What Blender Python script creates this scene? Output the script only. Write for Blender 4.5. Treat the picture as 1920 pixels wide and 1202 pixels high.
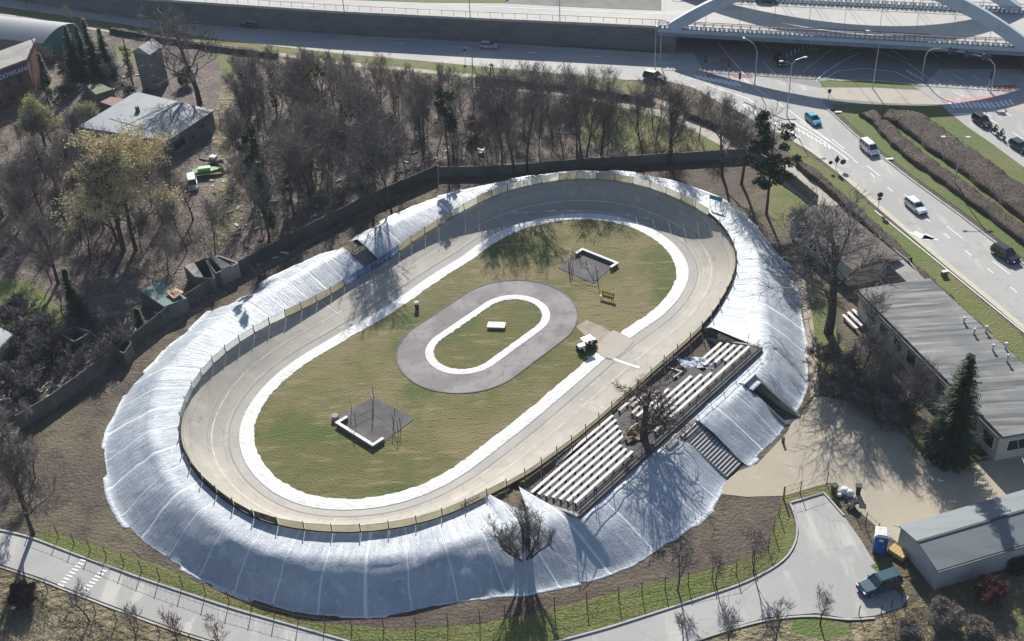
import bpy, bmesh, math, random
from math import sin, cos, pi, radians, sqrt, atan2, hypot
from mathutils import Vector, Matrix, noise as mnoise

for o in list(bpy.data.objects): bpy.data.objects.remove(o)
scene = bpy.context.scene
COL = scene.collection

# ---------------------------------------------------------------- camera
FPX, PITCH, ROLL, HCAM = 2116.3, 0.6222, -0.0588, 75.0
_fw = Vector((0, cos(PITCH), -sin(PITCH))); _rt = Vector((1, 0, 0)); _up = _rt.cross(_fw)
_rt, _up = cos(ROLL)*_rt + sin(ROLL)*_up, -sin(ROLL)*_rt + cos(ROLL)*_up
camd = bpy.data.cameras.new('camera'); cam = bpy.data.objects.new('camera', camd); COL.objects.link(cam)
cam.matrix_world = Matrix(((_rt.x, _up.x, -_fw.x, 0), (_rt.y, _up.y, -_fw.y, 0), (_rt.z, _up.z, -_fw.z, HCAM), (0, 0, 0, 1)))
camd.sensor_width = 36; camd.lens = 36*FPX/1920; camd.clip_start = 1; camd.clip_end = 3000
scene.camera = cam

# ---------------------------------------------------------------- light
SUN_EL = 32.0
w = bpy.data.worlds.new('World'); scene.world = w; w.use_nodes = True
nt = w.node_tree; bg = nt.nodes['Background']
sky = nt.nodes.new('ShaderNodeTexSky'); sky.sky_type = 'NISHITA'; sky.sun_disc = False
sky.sun_elevation = radians(SUN_EL); sky.sun_rotation = radians(0); sky.air_density = 1.0; sky.dust_density = 0.6; sky.ozone_density = 1.6
nt.links.new(sky.outputs[0], bg.inputs[0]); bg.inputs[1].default_value = 0.078
sd = bpy.data.lights.new('sun', 'SUN'); sd.energy = 5.0; sd.angle = radians(0.5); sd.color = (1.0, 0.95, 0.87)
so = bpy.data.objects.new('sun', sd); COL.objects.link(so); so.rotation_euler = (radians(-(90-SUN_EL)), 0, radians(0)); so.location = (0, 200, 150)
scene.view_settings.view_transform = 'Standard'; scene.view_settings.look = 'None'
scene.view_settings.exposure = 0.64; scene.view_settings.gamma = 1
scene.render.engine = 'CYCLES'
scene.cycles.max_bounces = 4; scene.cycles.diffuse_bounces = 2; scene.cycles.glossy_bounces = 2
scene.cycles.transparent_max_bounces = 6; scene.cycles.use_denoising = True

R = random.Random(7)

def gp(x, y, z=0.0):
    """photo pixel (1920 x 1202) -> the point of the place at height z"""
    d = (x-960)*_rt - (y-601)*_up + FPX*_fw
    t = (z-HCAM)/d.z
    return Vector((d.x*t, d.y*t, z))
def P2(pts, z=0.0): return [gp(x, y, z) for x, y in pts]

# ---------------------------------------------------------------- tags / objects
def tag(o, label=None, cat=None, group=None, kind=None):
    if label: o['label'] = label
    if cat: o['category'] = cat
    if group: o['group'] = group
    if kind: o['kind'] = kind
    return o
def empty(name, loc=(0, 0, 0), rz=0, label=None, cat=None, group=None):
    o = bpy.data.objects.new(name, None); COL.objects.link(o); o.location = loc; o.rotation_euler = (0, 0, rz)
    o.empty_display_size = .3
    return tag(o, label, cat, group)
def copy_tree(o, parent=None, loc=None, rz=None, sc=None, label=None, group=None):
    c = o.copy(); COL.objects.link(c); c.parent = parent
    if loc is not None: c.location = loc
    if rz is not None: c.rotation_euler = (0, 0, rz)
    if sc is not None: c.scale = sc if hasattr(sc, '__len__') else (sc, sc, sc)
    if label: c['label'] = label
    if group: c['group'] = group
    for ch in list(KIDS.get(o.name, [])):
        cc = ch.copy(); COL.objects.link(cc); cc.parent = c; KIDS.setdefault(c.name, []).append(cc)
        for g in list(KIDS.get(ch.name, [])):
            gg = g.copy(); COL.objects.link(gg); gg.parent = cc; KIDS.setdefault(cc.name, []).append(gg)
    return c
KIDS = {}

class MB:
    """collects shapes, then links them as one mesh object"""
    def __init__(s): s.v = []; s.f = []; s.m = []; s.mi = 0; s.uv = None
    def add(s, vs, fs):
        n = len(s.v); s.v += [tuple(p) for p in vs]; s.f += [tuple(i+n for i in f) for f in fs]; s.m += [s.mi]*len(fs); return s
    def box(s, c, size, rz=0, tilt=None):
        x, y, z = (q/2 for q in size); M = Matrix.Rotation(rz, 3, 'Z')
        if tilt is not None: M = M @ Matrix.Rotation(tilt, 3, 'X')
        vs = [M @ Vector((a*x, b*y, e*z)) + Vector(c) for e in (-1, 1) for a, b in ((-1, -1), (1, -1), (1, 1), (-1, 1))]
        return s.add(vs, [(3, 2, 1, 0), (4, 5, 6, 7), (0, 1, 5, 4), (1, 2, 6, 5), (2, 3, 7, 6), (3, 0, 4, 7)])
    def prism(s, poly, z0, z1, cap=True):
        n = len(poly); A = sum(poly[i][0]*poly[(i+1) % n][1]-poly[(i+1) % n][0]*poly[i][1] for i in range(n))
        if A < 0: poly = poly[::-1]
        vs = [(p[0], p[1], z0) for p in poly]+[(p[0], p[1], z1) for p in poly]
        fs = [(i, (i+1) % n, n+(i+1) % n, n+i) for i in range(n)]
        if cap: fs += [tuple(range(n))[::-1], tuple(range(n, 2*n))]
        return s.add(vs, fs)
    def beam(s, a, b, wd, ht):
        """a bar from a to b, wd across, ht deep, standing up"""
        a, b = Vector(a), Vector(b); d = (b-a).normalized(); up = Vector((0, 0, 1))
        if abs(d.z) > .98: up = Vector((1, 0, 0))
        r = d.cross(up).normalized()*wd/2; u = r.cross(d).normalized()*ht/2
        vs = [p+x for p in (a, b) for x in (-r-u, r-u, r+u, -r+u)]
        return s.add(vs, [(3, 2, 1, 0), (4, 5, 6, 7), (0, 1, 5, 4), (1, 2, 6, 5), (2, 3, 7, 6), (3, 0, 4, 7)])
    def tube(s, pts, rad, n=5, cap=True):
        pts = [Vector(p) for p in pts]
        if not hasattr(rad, '__len__'): rad = [rad]*len(pts)
        vs = []; k = len(pts)
        for i, p in enumerate(pts):
            d = (pts[min(i+1, k-1)]-pts[max(i-1, 0)]).normalized()
            a = d.orthogonal().normalized() if i == 0 else (a-d*a.dot(d)).normalized()
            b = d.cross(a)
            vs += [p+(a*cos(2*pi*j/n)+b*sin(2*pi*j/n))*rad[i] for j in range(n)]
        fs = [(i*n+j, i*n+(j+1) % n, (i+1)*n+(j+1) % n, (i+1)*n+j) for i in range(k-1) for j in range(n)]
        if cap: fs += [tuple(range(n))[::-1], tuple(range((k-1)*n, k*n))]
        return s.add(vs, fs)
    def disc(s, c, r, z=None, n=16, axis=(0, 0, 1), th=.05):
        ax = Vector(axis).normalized(); return s.tube([Vector(c)-ax*th/2, Vector(c)+ax*th/2], r, n)
    def build(s, name, mat, parent=None, smooth=False, bevel=0):
        me = bpy.data.meshes.new(name); me.from_pydata(s.v, [], s.f); 
        mats = mat if isinstance(mat, (list, tuple)) else [mat]
        for m in mats: me.materials.append(m)
        if len(mats) > 1: me.polygons.foreach_set('material_index', s.m)
        if smooth: me.polygons.foreach_set('use_smooth', [True]*len(me.polygons))
        me.update()
        if s.uv:
            l = me.uv_layers.new(name='uv'); d = []
            for p in me.polygons:
                for vi in p.vertices: d += list(s.uv[vi])
            l.data.foreach_set('uv', d)
        o = bpy.data.objects.new(name, me); COL.objects.link(o)
        if parent: o.parent = parent; KIDS.setdefault(parent.name, []).append(o)
        if bevel:
            b = o.modifiers.new('bevel', 'BEVEL'); b.width = bevel; b.segments = 2; b.limit_method = 'ANGLE'
        return o

# ---------------------------------------------------------------- materials
def srgb(r, g, b):
    f = lambda c: (c/255/12.92) if c/255 <= .04045 else ((c/255+.055)/1.055)**2.4
    return (f(r), f(g), f(b))
def mat(name, base, layers=(), rough=.85, bump=None, metal=0, spec=.3, coord='world', emit=None, alpha=None):
    """layers: (scale, colour, lo, hi, [stretch xyz], [detail]) mixed over base through a noise ramp"""
    m = bpy.data.materials.new(name); m.use_nodes = True; n = m.node_tree; b = n.nodes['Principled BSDF']
    b.inputs['Roughness'].default_value = rough; b.inputs['Metallic'].default_value = metal
    b.inputs['Specular IOR Level'].default_value = spec
    if coord == 'world': src = n.nodes.new('ShaderNodeNewGeometry').outputs['Position']
    else: src = n.nodes.new('ShaderNodeTexCoord').outputs[{'object': 'Object', 'uv': 'UV'}[coord]]
    def noise(scale, stretch=None, detail=5):
        s = src
        if stretch:
            mp = n.nodes.new('ShaderNodeMapping'); mp.inputs['Scale'].default_value = stretch[:3]
            if len(stretch) > 3: mp.inputs['Rotation'].default_value = (0, 0, stretch[3])
            n.links.new(s, mp.inputs[0]); s = mp.outputs[0]
        t = n.nodes.new('ShaderNodeTexNoise'); t.inputs['Scale'].default_value = scale; t.inputs['Detail'].default_value = detail
        t.inputs['Roughness'].default_value = .6
        n.links.new(s, t.inputs['Vector']); return t.outputs[0]
    rgb = n.nodes.new('ShaderNodeRGB'); rgb.outputs[0].default_value = (*base, 1); cur = rgb.outputs[0]
    for L in layers:
        sc, c2, lo, hi = L[:4]; st = L[4] if len(L) > 4 else None; dt = L[5] if len(L) > 5 else 5
        mr = n.nodes.new('ShaderNodeMapRange'); mr.inputs[1].default_value = lo; mr.inputs[2].default_value = hi; mr.interpolation_type = 'SMOOTHSTEP'
        n.links.new(noise(sc, st, dt), mr.inputs[0])
        mx = n.nodes.new('ShaderNodeMix'); mx.data_type = 'RGBA'
        n.links.new(mr.outputs[0], mx.inputs[0]); n.links.new(cur, mx.inputs[6]); mx.inputs[7].default_value = (*c2, 1); cur = mx.outputs[2]
    n.links.new(cur, b.inputs['Base Color'])
    if bump:
        bs = bump if isinstance(bump, list) else [bump]; prev = None
        for B in bs:
            bn = n.nodes.new('ShaderNodeBump'); bn.inputs['Distance'].default_value = B[1]; bn.inputs['Strength'].default_value = B[2] if len(B) > 2 else 1
            n.links.new(noise(B[0], B[3] if len(B) > 3 else None, 4), bn.inputs['Height'])
            if prev: n.links.new(prev, bn.inputs['Normal'])
            prev = bn.outputs[0]
        n.links.new(prev, b.inputs['Normal'])
    if emit: b.inputs['Emission Color'].default_value = (*emit[0], 1); b.inputs['Emission Strength'].default_value = emit[1]
    m['_cur'] = 0
    return m

MT = {}
MT['soil'] = mat('bare_soil', (.095, .072, .058), [(.07, (.14, .118, .070), .42, .60), (.35, (.062, .047, .039), .45, .68), (.9, (.19, .155, .115), .58, .74), (2.2, (.16, .128, .10), .52, .78), (9, (.045, .035, .028), .5, .8)], bump=(3, .25))
MT['litter'] = mat('leaf_litter', (.19, .150, .128), [(.12, (.12, .098, .084), .4, .62), (.5, (.29, .235, .19), .5, .72), (2.5, (.05, .042, .038), .48, .7), (7, (.24, .19, .15), .6, .8)], bump=(2.5, .4))
MT['grass_in'] = mat('infield_grass', (.132, .130, .042), [(.055, (.215, .178, .085), .40, .60), (.13, (.085, .115, .026), .50, .66), (.45, (.25, .205, .11), .52, .70, (.5, 2.2, 1, .9)), (1.3, (.085, .092, .028), .5, .75, (.35, 2.6, 1, .5)), (.5, (.30, .25, .15), .60, .74, (.3, 1.6, 1, 1.1)), (6, (.26, .22, .115), .58, .85, (1, 2.5, 1, .8))], bump=(5, .25))
MT['grass'] = mat('verge_grass', (.125, .155, .040), [(.1, (.17, .16, .06), .42, .62), (.6, (.085, .12, .03), .5, .75), (3, (.19, .185, .085), .55, .8)], bump=(4, .25))
MT['grass_g'] = mat('green_grass', (.100, .138, .034), [(.08, (.155, .15, .055), .45, .65), (.9, (.075, .125, .024), .5, .75), (4, (.17, .19, .07), .58, .85)], bump=(4, .2))
MT['dry_grass'] = mat('dry_grass', (.20, .165, .10), [(.2, (.13, .115, .06), .42, .6), (.9, (.30, .24, .155), .5, .7), (3, (.07, .055, .04), .55, .75)], bump=(1.2, .7))
MT['asphalt'] = mat('pale_asphalt', (.37, .365, .35), [(.05, (.32, .318, .31), .4, .65), (.5, (.46, .45, .415), .5, .7, (1, .2, 1, -.75)), (.22, (.335, .33, .32), .54, .60), (3, (.30, .30, .29), .60, .82)], rough=.8, bump=(20, .02))
MT['asphalt_w'] = mat('service_road_asphalt', (.40, .39, .365), [(.05, (.33, .33, .325), .4, .65), (.35, (.46, .44, .40), .5, .75, (.15, 1, 1, -.25)), (2, (.31, .31, .30), .62, .85)], rough=.8)
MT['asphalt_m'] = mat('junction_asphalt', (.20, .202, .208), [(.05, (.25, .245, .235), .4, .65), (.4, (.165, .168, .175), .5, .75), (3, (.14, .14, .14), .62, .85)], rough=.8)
MT['asphalt_d'] = mat('grey_asphalt', (.215, .20, .198), [(.22, (.29, .27, .262), .42, .60), (1.2, (.165, .155, .158), .5, .75), (6, (.31, .29, .28), .62, .85)], rough=.9, bump=(15, .03))
MT['gravel'] = mat('gravel_yard', (.40, .345, .265), [(.08, (.345, .31, .245), .4, .62), (.4, (.45, .40, .315), .5, .75), (3, (.30, .265, .21), .58, .8), (12, (.50, .45, .36), .6, .85)], bump=(12, .06))
MT['paving'] = mat('pale_paving', (.40, .36, .30), [(.3, (.34, .31, .265), .45, .65), (3, (.46, .42, .36), .6, .85)])
MT['kerb'] = mat('kerb_stone', (.42, .41, .38), [(1, (.34, .33, .31), .45, .65)])
MT['white'] = mat('road_white', (.78, .78, .76), [(1.5, (.55, .55, .54), .55, .8)], rough=.7)
MT['red_lane'] = mat('red_cycle_lane', (.30, .12, .12), [(1.0, (.32, .22, .21), .45, .7)])
MT['concrete'] = mat('aged_concrete', (.30, .29, .27), [(.3, (.22, .21, .20), .42, .65), (2.5, (.38, .37, .34), .55, .8)], bump=(4, .05))
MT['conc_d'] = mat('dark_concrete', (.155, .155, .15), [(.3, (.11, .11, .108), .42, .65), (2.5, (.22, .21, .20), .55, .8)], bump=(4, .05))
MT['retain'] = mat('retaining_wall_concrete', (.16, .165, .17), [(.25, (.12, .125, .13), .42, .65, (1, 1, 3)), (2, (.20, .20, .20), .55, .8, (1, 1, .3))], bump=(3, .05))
MT['track'] = mat('track_concrete', (.40, .35, .285), [(.07, (.36, .325, .275), .4, .62), (.45, (.43, .375, .30), .48, .7), (1.3, (.33, .30, .255), .55, .8, (1, .35, 1, -.8)), (7, (.47, .42, .35), .62, .85)], rough=.8, bump=(9, .02))
MT['apron'] = mat('track_apron', (.37, .35, .32), [(.2, (.32, .31, .29), .4, .62), (1.3, (.42, .395, .355), .55, .8)], rough=.85)
MT['bare'] = mat('worn_earth', (.33, .275, .215), [(.6, (.26, .22, .17), .45, .65), (4, (.40, .34, .27), .6, .8)])
MT['strip'] = mat('white_fleece', (.68, .675, .66), [(.5, (.58, .575, .555), .46, .68), (2.5, (.60, .59, .55), .6, .8), (6, (.5, .48, .44), .68, .9)], rough=.7, bump=[(2, .12), (9, .04)])
MT['ply_s'] = mat('weathered_ply', (.46, .41, .26), [(.6, (.36, .31, .19), .45, .65), (3, (.58, .54, .38), .55, .75), (8, (.18, .15, .09), .66, .8)], coord='world')
MT['ply_w'] = mat('pale_panel', (.62, .60, .50), [(.6, (.5, .48, .36), .45, .65), (3, (.75, .74, .68), .5, .72), (8, (.3, .26, .18), .68, .85)])
MT['ply_d'] = mat('mouldy_ply', (.20, .155, .085), [(1, (.08, .06, .035), .42, .6), (3, (.40, .34, .2), .55, .72), (7, (.04, .03, .02), .55, .7)])
MT['steel_d'] = mat('dark_steel', (.035, .035, .04), rough=.6, spec=.4)
MT['steel'] = mat('galvanised_steel', (.42, .44, .46), [(3, (.33, .34, .36), .5, .7)], rough=.5, metal=.4)
MT['rust'] = mat('rusty_steel', (.10, .065, .045), [(4, (.16, .09, .05), .5, .7)], rough=.8)
MT['seat'] = mat('white_bench_board', (.64, .635, .62), [(.8, (.55, .54, .51), .45, .7), (3, (.34, .33, .30), .6, .78)], rough=.7)
MT['seat_o'] = mat('worn_bench_board', (.55, .53, .49), [(1.5, (.25, .23, .2), .5, .7)], rough=.8)
MT['stand_f'] = mat('stand_concrete', (.105, .10, .10), [(.8, (.07, .065, .065), .45, .65), (4, (.16, .15, .145), .58, .8)], rough=.9)
MT['bark'] = mat('bark', (.060, .050, .042), [(1.5, (.10, .088, .075), .45, .7), (8, (.035, .03, .026), .5, .75)], coord='object')
MT['twig'] = mat('twigs', (.18, .162, .152), [(.35, (.115, .104, .10), .42, .62)], coord='world')
MT['twig_p'] = mat('pale_twigs', (.29, .25, .215), [(.35, (.20, .175, .155), .42, .62)], coord='world')
MT['twig_y'] = mat('budding_twigs', (.34, .28, .15), [(.5, (.25, .20, .11), .42, .62)], coord='object')
MT['bud_y'] = mat('yellow_buds', (.62, .52, .30), [(.6, (.45, .36, .19), .45, .65)], coord='object', rough=.8)
MT['bud_g'] = mat('spring_leaves', (.50, .50, .22), [(.6, (.34, .36, .14), .45, .65)], coord='object', rough=.8)
MT['twig_r'] = mat('reddish_twigs', (.15, .065, .055), [(.5, (.10, .05, .045), .42, .62)], coord='object')
MT['needle'] = mat('dark_needles', (.018, .036, .016), [(.8, (.03, .055, .02), .45, .7), (5, (.010, .02, .010), .5, .75)], coord='object', rough=.7)
MT['needle_b'] = mat('blue_needles', (.016, .035, .028), [(.8, (.025, .05, .036), .45, .7), (5, (.008, .018, .014), .5, .75)], coord='object', rough=.7)
MT['leaf_d'] = mat('ivy_leaves', (.030, .050, .018), [(.8, (.055, .085, .028), .45, .7), (5, (.015, .025, .010), .5, .75)], coord='object', rough=.7)
MT['leaf_o'] = mat('olive_leaves', (.10, .115, .025), [(1.5, (.05, .06, .016), .45, .7)], coord='object', rough=.7)
MT['hedge'] = mat('brown_hedge', (.062, .046, .038), [(.3, (.095, .070, .056), .42, .62), (.8, (.05, .058, .03), .55, .72), (3, (.03, .024, .02), .48, .72)], coord='world')

def see_through(name, base, layers, k=.55):
    """thin banner cloth: part of the sun comes through it"""
    m = mat(name, base, layers, rough=.8); n = m.node_tree; b = n.nodes['Principled BSDF']; o = n.nodes['Material Output']
    t = n.nodes.new('ShaderNodeBsdfTranslucent'); x = n.nodes.new('ShaderNodeMixShader'); x.inputs[0].default_value = k
    n.links.new(b.inputs['Base Color'].links[0].from_socket, t.inputs['Color']); n.links.new(b.outputs[0], x.inputs[1]); n.links.new(t.outputs[0], x.inputs[2]); n.links.new(x.outputs[0], o.inputs['Surface'])
    return m
MT['ply'] = see_through('weathered_banner', (.40, .36, .25), [(.6, (.32, .29, .20), .45, .65), (3, (.50, .47, .37), .55, .75), (8, (.16, .13, .08), .60, .78)], .38)
MT['ply_w'] = see_through('pale_banner', (.74, .71, .58), [(.6, (.62, .58, .44), .45, .65), (3, (.8, .79, .74), .5, .72), (8, (.3, .26, .18), .70, .85)], .32)

def crack(m, scale=.10, wd=.007, dark=.82, warp=.9):
    """a net of thin dark cracks mixed over a material's own colour"""
    n = m.node_tree; b = n.nodes['Principled BSDF']; L = n.links; old = b.inputs['Base Color'].links[0].from_socket
    g = n.nodes.new('ShaderNodeNewGeometry'); nz = n.nodes.new('ShaderNodeTexNoise'); nz.inputs['Scale'].default_value = .5; nz.inputs['Detail'].default_value = 4; L.new(g.outputs['Position'], nz.inputs['Vector'])
    sc = n.nodes.new('ShaderNodeVectorMath'); sc.operation = 'SCALE'; sc.inputs['Scale'].default_value = warp/scale*.35; L.new(nz.outputs[1], sc.inputs[0])
    ad = n.nodes.new('ShaderNodeVectorMath'); ad.operation = 'ADD'; L.new(g.outputs['Position'], ad.inputs[0]); L.new(sc.outputs[0], ad.inputs[1])
    v = n.nodes.new('ShaderNodeTexVoronoi'); v.feature = 'DISTANCE_TO_EDGE'; v.inputs['Scale'].default_value = scale; L.new(ad.outputs[0], v.inputs['Vector'])
    r = n.nodes.new('ShaderNodeMapRange'); r.inputs[1].default_value = 0; r.inputs[2].default_value = wd; r.inputs[3].default_value = dark; r.inputs[4].default_value = 1; L.new(v.outputs[0], r.inputs[0])
    mx = n.nodes.new('ShaderNodeMix'); mx.data_type = 'RGBA'; mx.blend_type = 'MULTIPLY'; mx.inputs[0].default_value = 1; L.new(old, mx.inputs[6]); L.new(r.outputs[0], mx.inputs[7]); L.new(mx.outputs[2], b.inputs['Base Color']); return m
for k_ in ('asphalt', 'asphalt_w', 'asphalt_m', 'asphalt_d'): crack(MT[k_])
# ================================================================ VELODROME
TH = 0.8185; CX, CY = -3.49, 101.63; LS = 13.0; RS = 20.0
U = Vector((cos(TH), sin(TH), 0)); V = Vector((-sin(TH), cos(TH), 0)); C0 = Vector((CX, CY, 0))
STOT = 4*LS+2*pi*RS
def LC(a, b, z=0.0):
    return C0+U*a+V*b+Vector((0, 0, z))
def col_origin(s):
    """walking round the track: origin and outward direction (local a, b) of the cross-section at s"""
    s %= STOT
    if s < 2*LS: return (LS-s, 0.0), (0.0, 1.0)              # upper straight (b > 0)
    s -= 2*LS
    if s < pi*RS: an = pi/2+s/RS; return (-LS, 0.0), (cos(an), sin(an))
    s -= pi*RS
    if s < 2*LS: return (-LS+s, 0.0), (0.0, -1.0)
    s -= 2*LS; an = -pi/2+s/RS; return (LS, 0.0), (cos(an), sin(an))
def at_col(s, rho, z=0.0):
    (a, b), (da, db) = col_origin(s); return LC(a+da*rho, b+db*rho, z)
def to_col(p):
    d = p-C0; a, b = d.dot(U), d.dot(V)
    if abs(a) < LS:
        return ((LS-a) if b > 0 else 2*LS+pi*RS+(a+LS)), abs(b)
    if a <= -LS: an = atan2(b, a+LS) % (2*pi); return 2*LS+(an-pi/2)*RS, hypot(a+LS, b)
    an = atan2(b, a-LS); return (4*LS+pi*RS+(an+pi/2)*RS) % STOT, hypot(a-LS, b)
NG = 720
def make_curve(pts, sig=6):
    cl = sorted(to_col(gp(*p)) for p in pts); n = len(cl); g = []
    cl = [(cl[-1][0]-STOT, cl[-1][1])]+cl+[(cl[0][0]+STOT, cl[0][1])]; j = 0
    for i in range(NG):
        s = STOT*i/NG
        while cl[j+1][0] < s: j += 1
        t = (s-cl[j][0])/max(1e-6, cl[j+1][0]-cl[j][0]); g.append(cl[j][1]*(1-t)+cl[j+1][1]*t)
    k = [math.exp(-.5*(d/sig)**2) for d in range(-3*sig, 3*sig+1)]; sk = sum(k)
    g = [sum(g[(i+d) % NG]*k[d+3*sig] for d in range(-3*sig, 3*sig+1))/sk for i in range(NG)]
    def f(s):
        x = (s % STOT)/STOT*NG; i = int(x); t = x-i; return g[i % NG]*(1-t)+g[(i+1) % NG]*t
    return f
HC = [1.78, 1.09, -.13]
def bank_h(s):
    a, b = col_origin(s); d = (a[0]+b[0]*20, b[1]*20); ph = atan2(d[1], d[0])
    return max(.45, sum(c*cos(2*k*ph) for k, c in enumerate(HC)))
def rim_pt(x, y):
    z = 1.
    for _ in range(6): z = bank_h(to_col(gp(x, y, z))[0])
    return (x, y, z)
IN_PX = [(700,590),(633,627),(592,652),(550,679),(508,712),(477,746),(464,767),(452.5,787),(447.6,825),(452.5,852),(477,895),(511,924),(544.6,942),(589.5,954.5),(641,957.4),(702,954),(774,937),(841,907),(907,861),(990,799),(1102,703),(1141.7,667.5),(1183,634),(1225,605),(1266.7,567.5),(1287.5,534),(1292.7,507),(1283,482),(1271,464),(1239.6,439),(1198,418),(1156,406),(1104,400.6),(1052,402.7),(1021,409),(996,413),(933,437),(871,479),(808,516),(750,558)]
RIM_PX = [(356,750),(364.6,729),(383,704),(408,677),(435,654),(473,629),(508,608),(541.7,594),(579,575),(635,547),(344.7,774),(338,807),(344.7,839),(358,872.5),(378,895),(398.6,917),(432,940),(466,967),(499.7,978),(544.6,988),(594,995),(634,997),(705,994.5),(800,977),(874,949),(905.6,931),(943,914),(978.6,895),(1010,875),(1068,832.5),(1095,812),(1120,790),(1145,767),(1235,687),(1283,647),(1314.6,615),(1329,601),(1350,565),(1369,534),(1378,501),(1379,484),(1375,462),(1362.5,443),(1341.7,414),(1308,393),(1271,374.6),(1229,357),(1187.5,345),(1146,339),(1104,336),(1042,339),(1000,347.5),(975,352),(912.5,374.6),(858,404),(808,433),(767,458),(725,491),(683,514),(637.5,541)]
rin = make_curve([(x, y, 0) for x, y in IN_PX], 7)
rrim = make_curve([rim_pt(x, y) for x, y in RIM_PX], 7)
CREST_PX = [(620,1052),(700,1052),(790,1040),(880,1012),(940,990),(520,1042),(430,1005),(360,950),(310,890),(285,830),(282,770),(305,700),(350,650),(400,610),(470,565),(540,525),(600,488),(660,457),(704,430),(767,400),(820,378),(880,358),(960,339),(1052,326),(1104,323),(1156,325),(1208,332),(1280,350),(1345,378),(1388,412),(1412,460),(1422,520),(1432,580),(1442,640),(1440,690),(1400,726),(1352,765),(1300,800),(1240,832),(1180,872),(1120,920),(1090,945),(1040,978),(990,990)]
BASE_PX = [(640,466,1.6),(600,475,1.6),(547,500,1.2),(493,527,.9),(467,553,.7),(447,553,.7),(427,573,.5),(403,572,.5),(373,600,.3),(353,620,.2),(317,645,0),(293,677,0),(267,700,0),(240,727,0),(227,750,0),(207,793,0),(200,807,0),(192,843,0),(200,900,0),(204,930,0),(217,960,0),(261,1017,0),(301,1044,0),(368,1084,0),(418,1104,0),(502,1134,0),(568,1154,0),(622,1158,0),(680,1160,0),(740,1158,0),(790,1146,0),(841,1134,0),(897,1128,0),(948,1118,0),(981,1122,0),(1004,1113,0),(1058,1104,0),(1111,1093,0),(1162,1074,0),(1205,1057,0),(1269,1011,0),(1297,990,0),(1333,957,0),(1357,917,0),(1398,877,0),(1414,867,0),(1467,817,0),(1475,800,0),(1486,776,0),(1499,769,0),(1508,746,0),(1517.5,731,0),(1516,712,0),(1515,675,0),(1514,647,0),(1506,604,0),(1497,533,0),(1480,500,0),(1453,463,0),(1427,430,.1),(1403,410,.3),(1396,400,.5),(1365,375,.9),(1312,354,1.4),(1260,337,2.0),(1208,327,2.3),(1156,321,2.4),(1104,318,2.4),(1052,321,2.4),(1000,328,2.4),(954,336,2.2),(912,345,2.0),(850,360,1.9),(808,372,1.8),(767,389,1.8),(735,404,1.8),(704,422,1.8),(683,431,1.8),(646,454,1.7)]
rcrest = make_curve([(x, y, 2.5) for x, y in CREST_PX], 8)
rbase = make_curve(BASE_PX, 2)
_bz = sorted((to_col(gp(*p))[0], p[2]) for p in BASE_PX)
def zbase(s):
    s %= STOT; L = [(_bz[-1][0]-STOT, _bz[-1][1])]+_bz+[(_bz[0][0]+STOT, _bz[0][1])]
    for i in range(len(L)-1):
        if L[i][0] <= s <= L[i+1][0]: t = (s-L[i][0])/max(1e-6, L[i+1][0]-L[i][0]); return L[i][1]*(1-t)+L[i+1][1]*t
    return 0

def ring(mb, ss, prof, closed=True):
    """prof(s) -> list of world points; lofts the cross-sections"""
    cols = [prof(s) for s in ss]; k = len(cols[0]); n = len(cols); vs = [p for c in cols for p in c]; fs = []
    for i in range(n if closed else n-1):
        j = (i+1) % n
        for q in range(k-1): fs.append((i*k+q, i*k+q+1, j*k+q+1, j*k+q))
    mb.add(vs, [f[::-1] for f in fs]); return mb
SS = [STOT*i/360 for i in range(360)]
def track_z(s, t):
    h = bank_h(s); return .03 + (h-.03)*(.06*t/.17 if t < .17 else .06+.94*((t-.17)/.83)**(1.1+.22*h))
def track_pt(s, t, dz=0): a, b = rin(s), rrim(s); return at_col(s, a+(b-a)*t, track_z(s, t)+dz)
trk = empty('velodrome_track', C0, 0, 'banked pale concrete cycling track curving right round the grass oval', 'cycle track')
def local(o): o.location = -Vector(trk.location); return o
TS = [.17+.83*i/10 for i in range(11)]
def slab_material():
    m = mat('track_slabs', (.375, .345, .295), [(.07, (.335, .315, .28), .4, .62), (.4, (.42, .385, .325), .48, .68), (1.1, (.29, .27, .24), .54, .74, (1, .3, 1, -.8)), (5, (.45, .42, .37), .62, .85)], rough=.75, bump=(9, .02))
    n = m.node_tree; b = n.nodes['Principled BSDF']; old = b.inputs['Base Color'].links[0].from_socket
    tc = n.nodes.new('ShaderNodeTexCoord'); br_ = n.nodes.new('ShaderNodeTexBrick'); br_.offset = .5; br_.inputs['Scale'].default_value = 1; br_.inputs['Brick Width'].default_value = 4.4; br_.inputs['Row Height'].default_value = 1.5
    br_.inputs['Mortar Size'].default_value = .035; br_.inputs['Mortar Smooth'].default_value = .6; br_.inputs['Color1'].default_value = (1, 1, 1, 1); br_.inputs['Color2'].default_value = (.86, .865, .87, 1); br_.inputs['Mortar'].default_value = (.66, .65, .63, 1)
    n.links.new(tc.outputs['UV'], br_.inputs['Vector']); mx = n.nodes.new('ShaderNodeMix'); mx.data_type = 'RGBA'; mx.blend_type = 'MULTIPLY'; mx.inputs[0].default_value = 1
    n.links.new(old, mx.inputs[6]); n.links.new(br_.outputs[0], mx.inputs[7]); n.links.new(mx.outputs[2], b.inputs['Base Color']); return crack(m, .13, .009, .80)
SS2 = SS+[STOT-1e-4]; m = ring(MB(), SS2, lambda s: [track_pt(s, t) for t in TS], False); m.uv = [(s, t*5.2) for s in SS2 for t in TS]
m.build('banked_surface', slab_material(), trk, smooth=True).location = -C0
ring(MB(), SS, lambda s: [track_pt(s, t) for t in (0, .06, .12, .17)]).build('flat_apron', MT['apron'], trk, smooth=True).location = -C0
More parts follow.
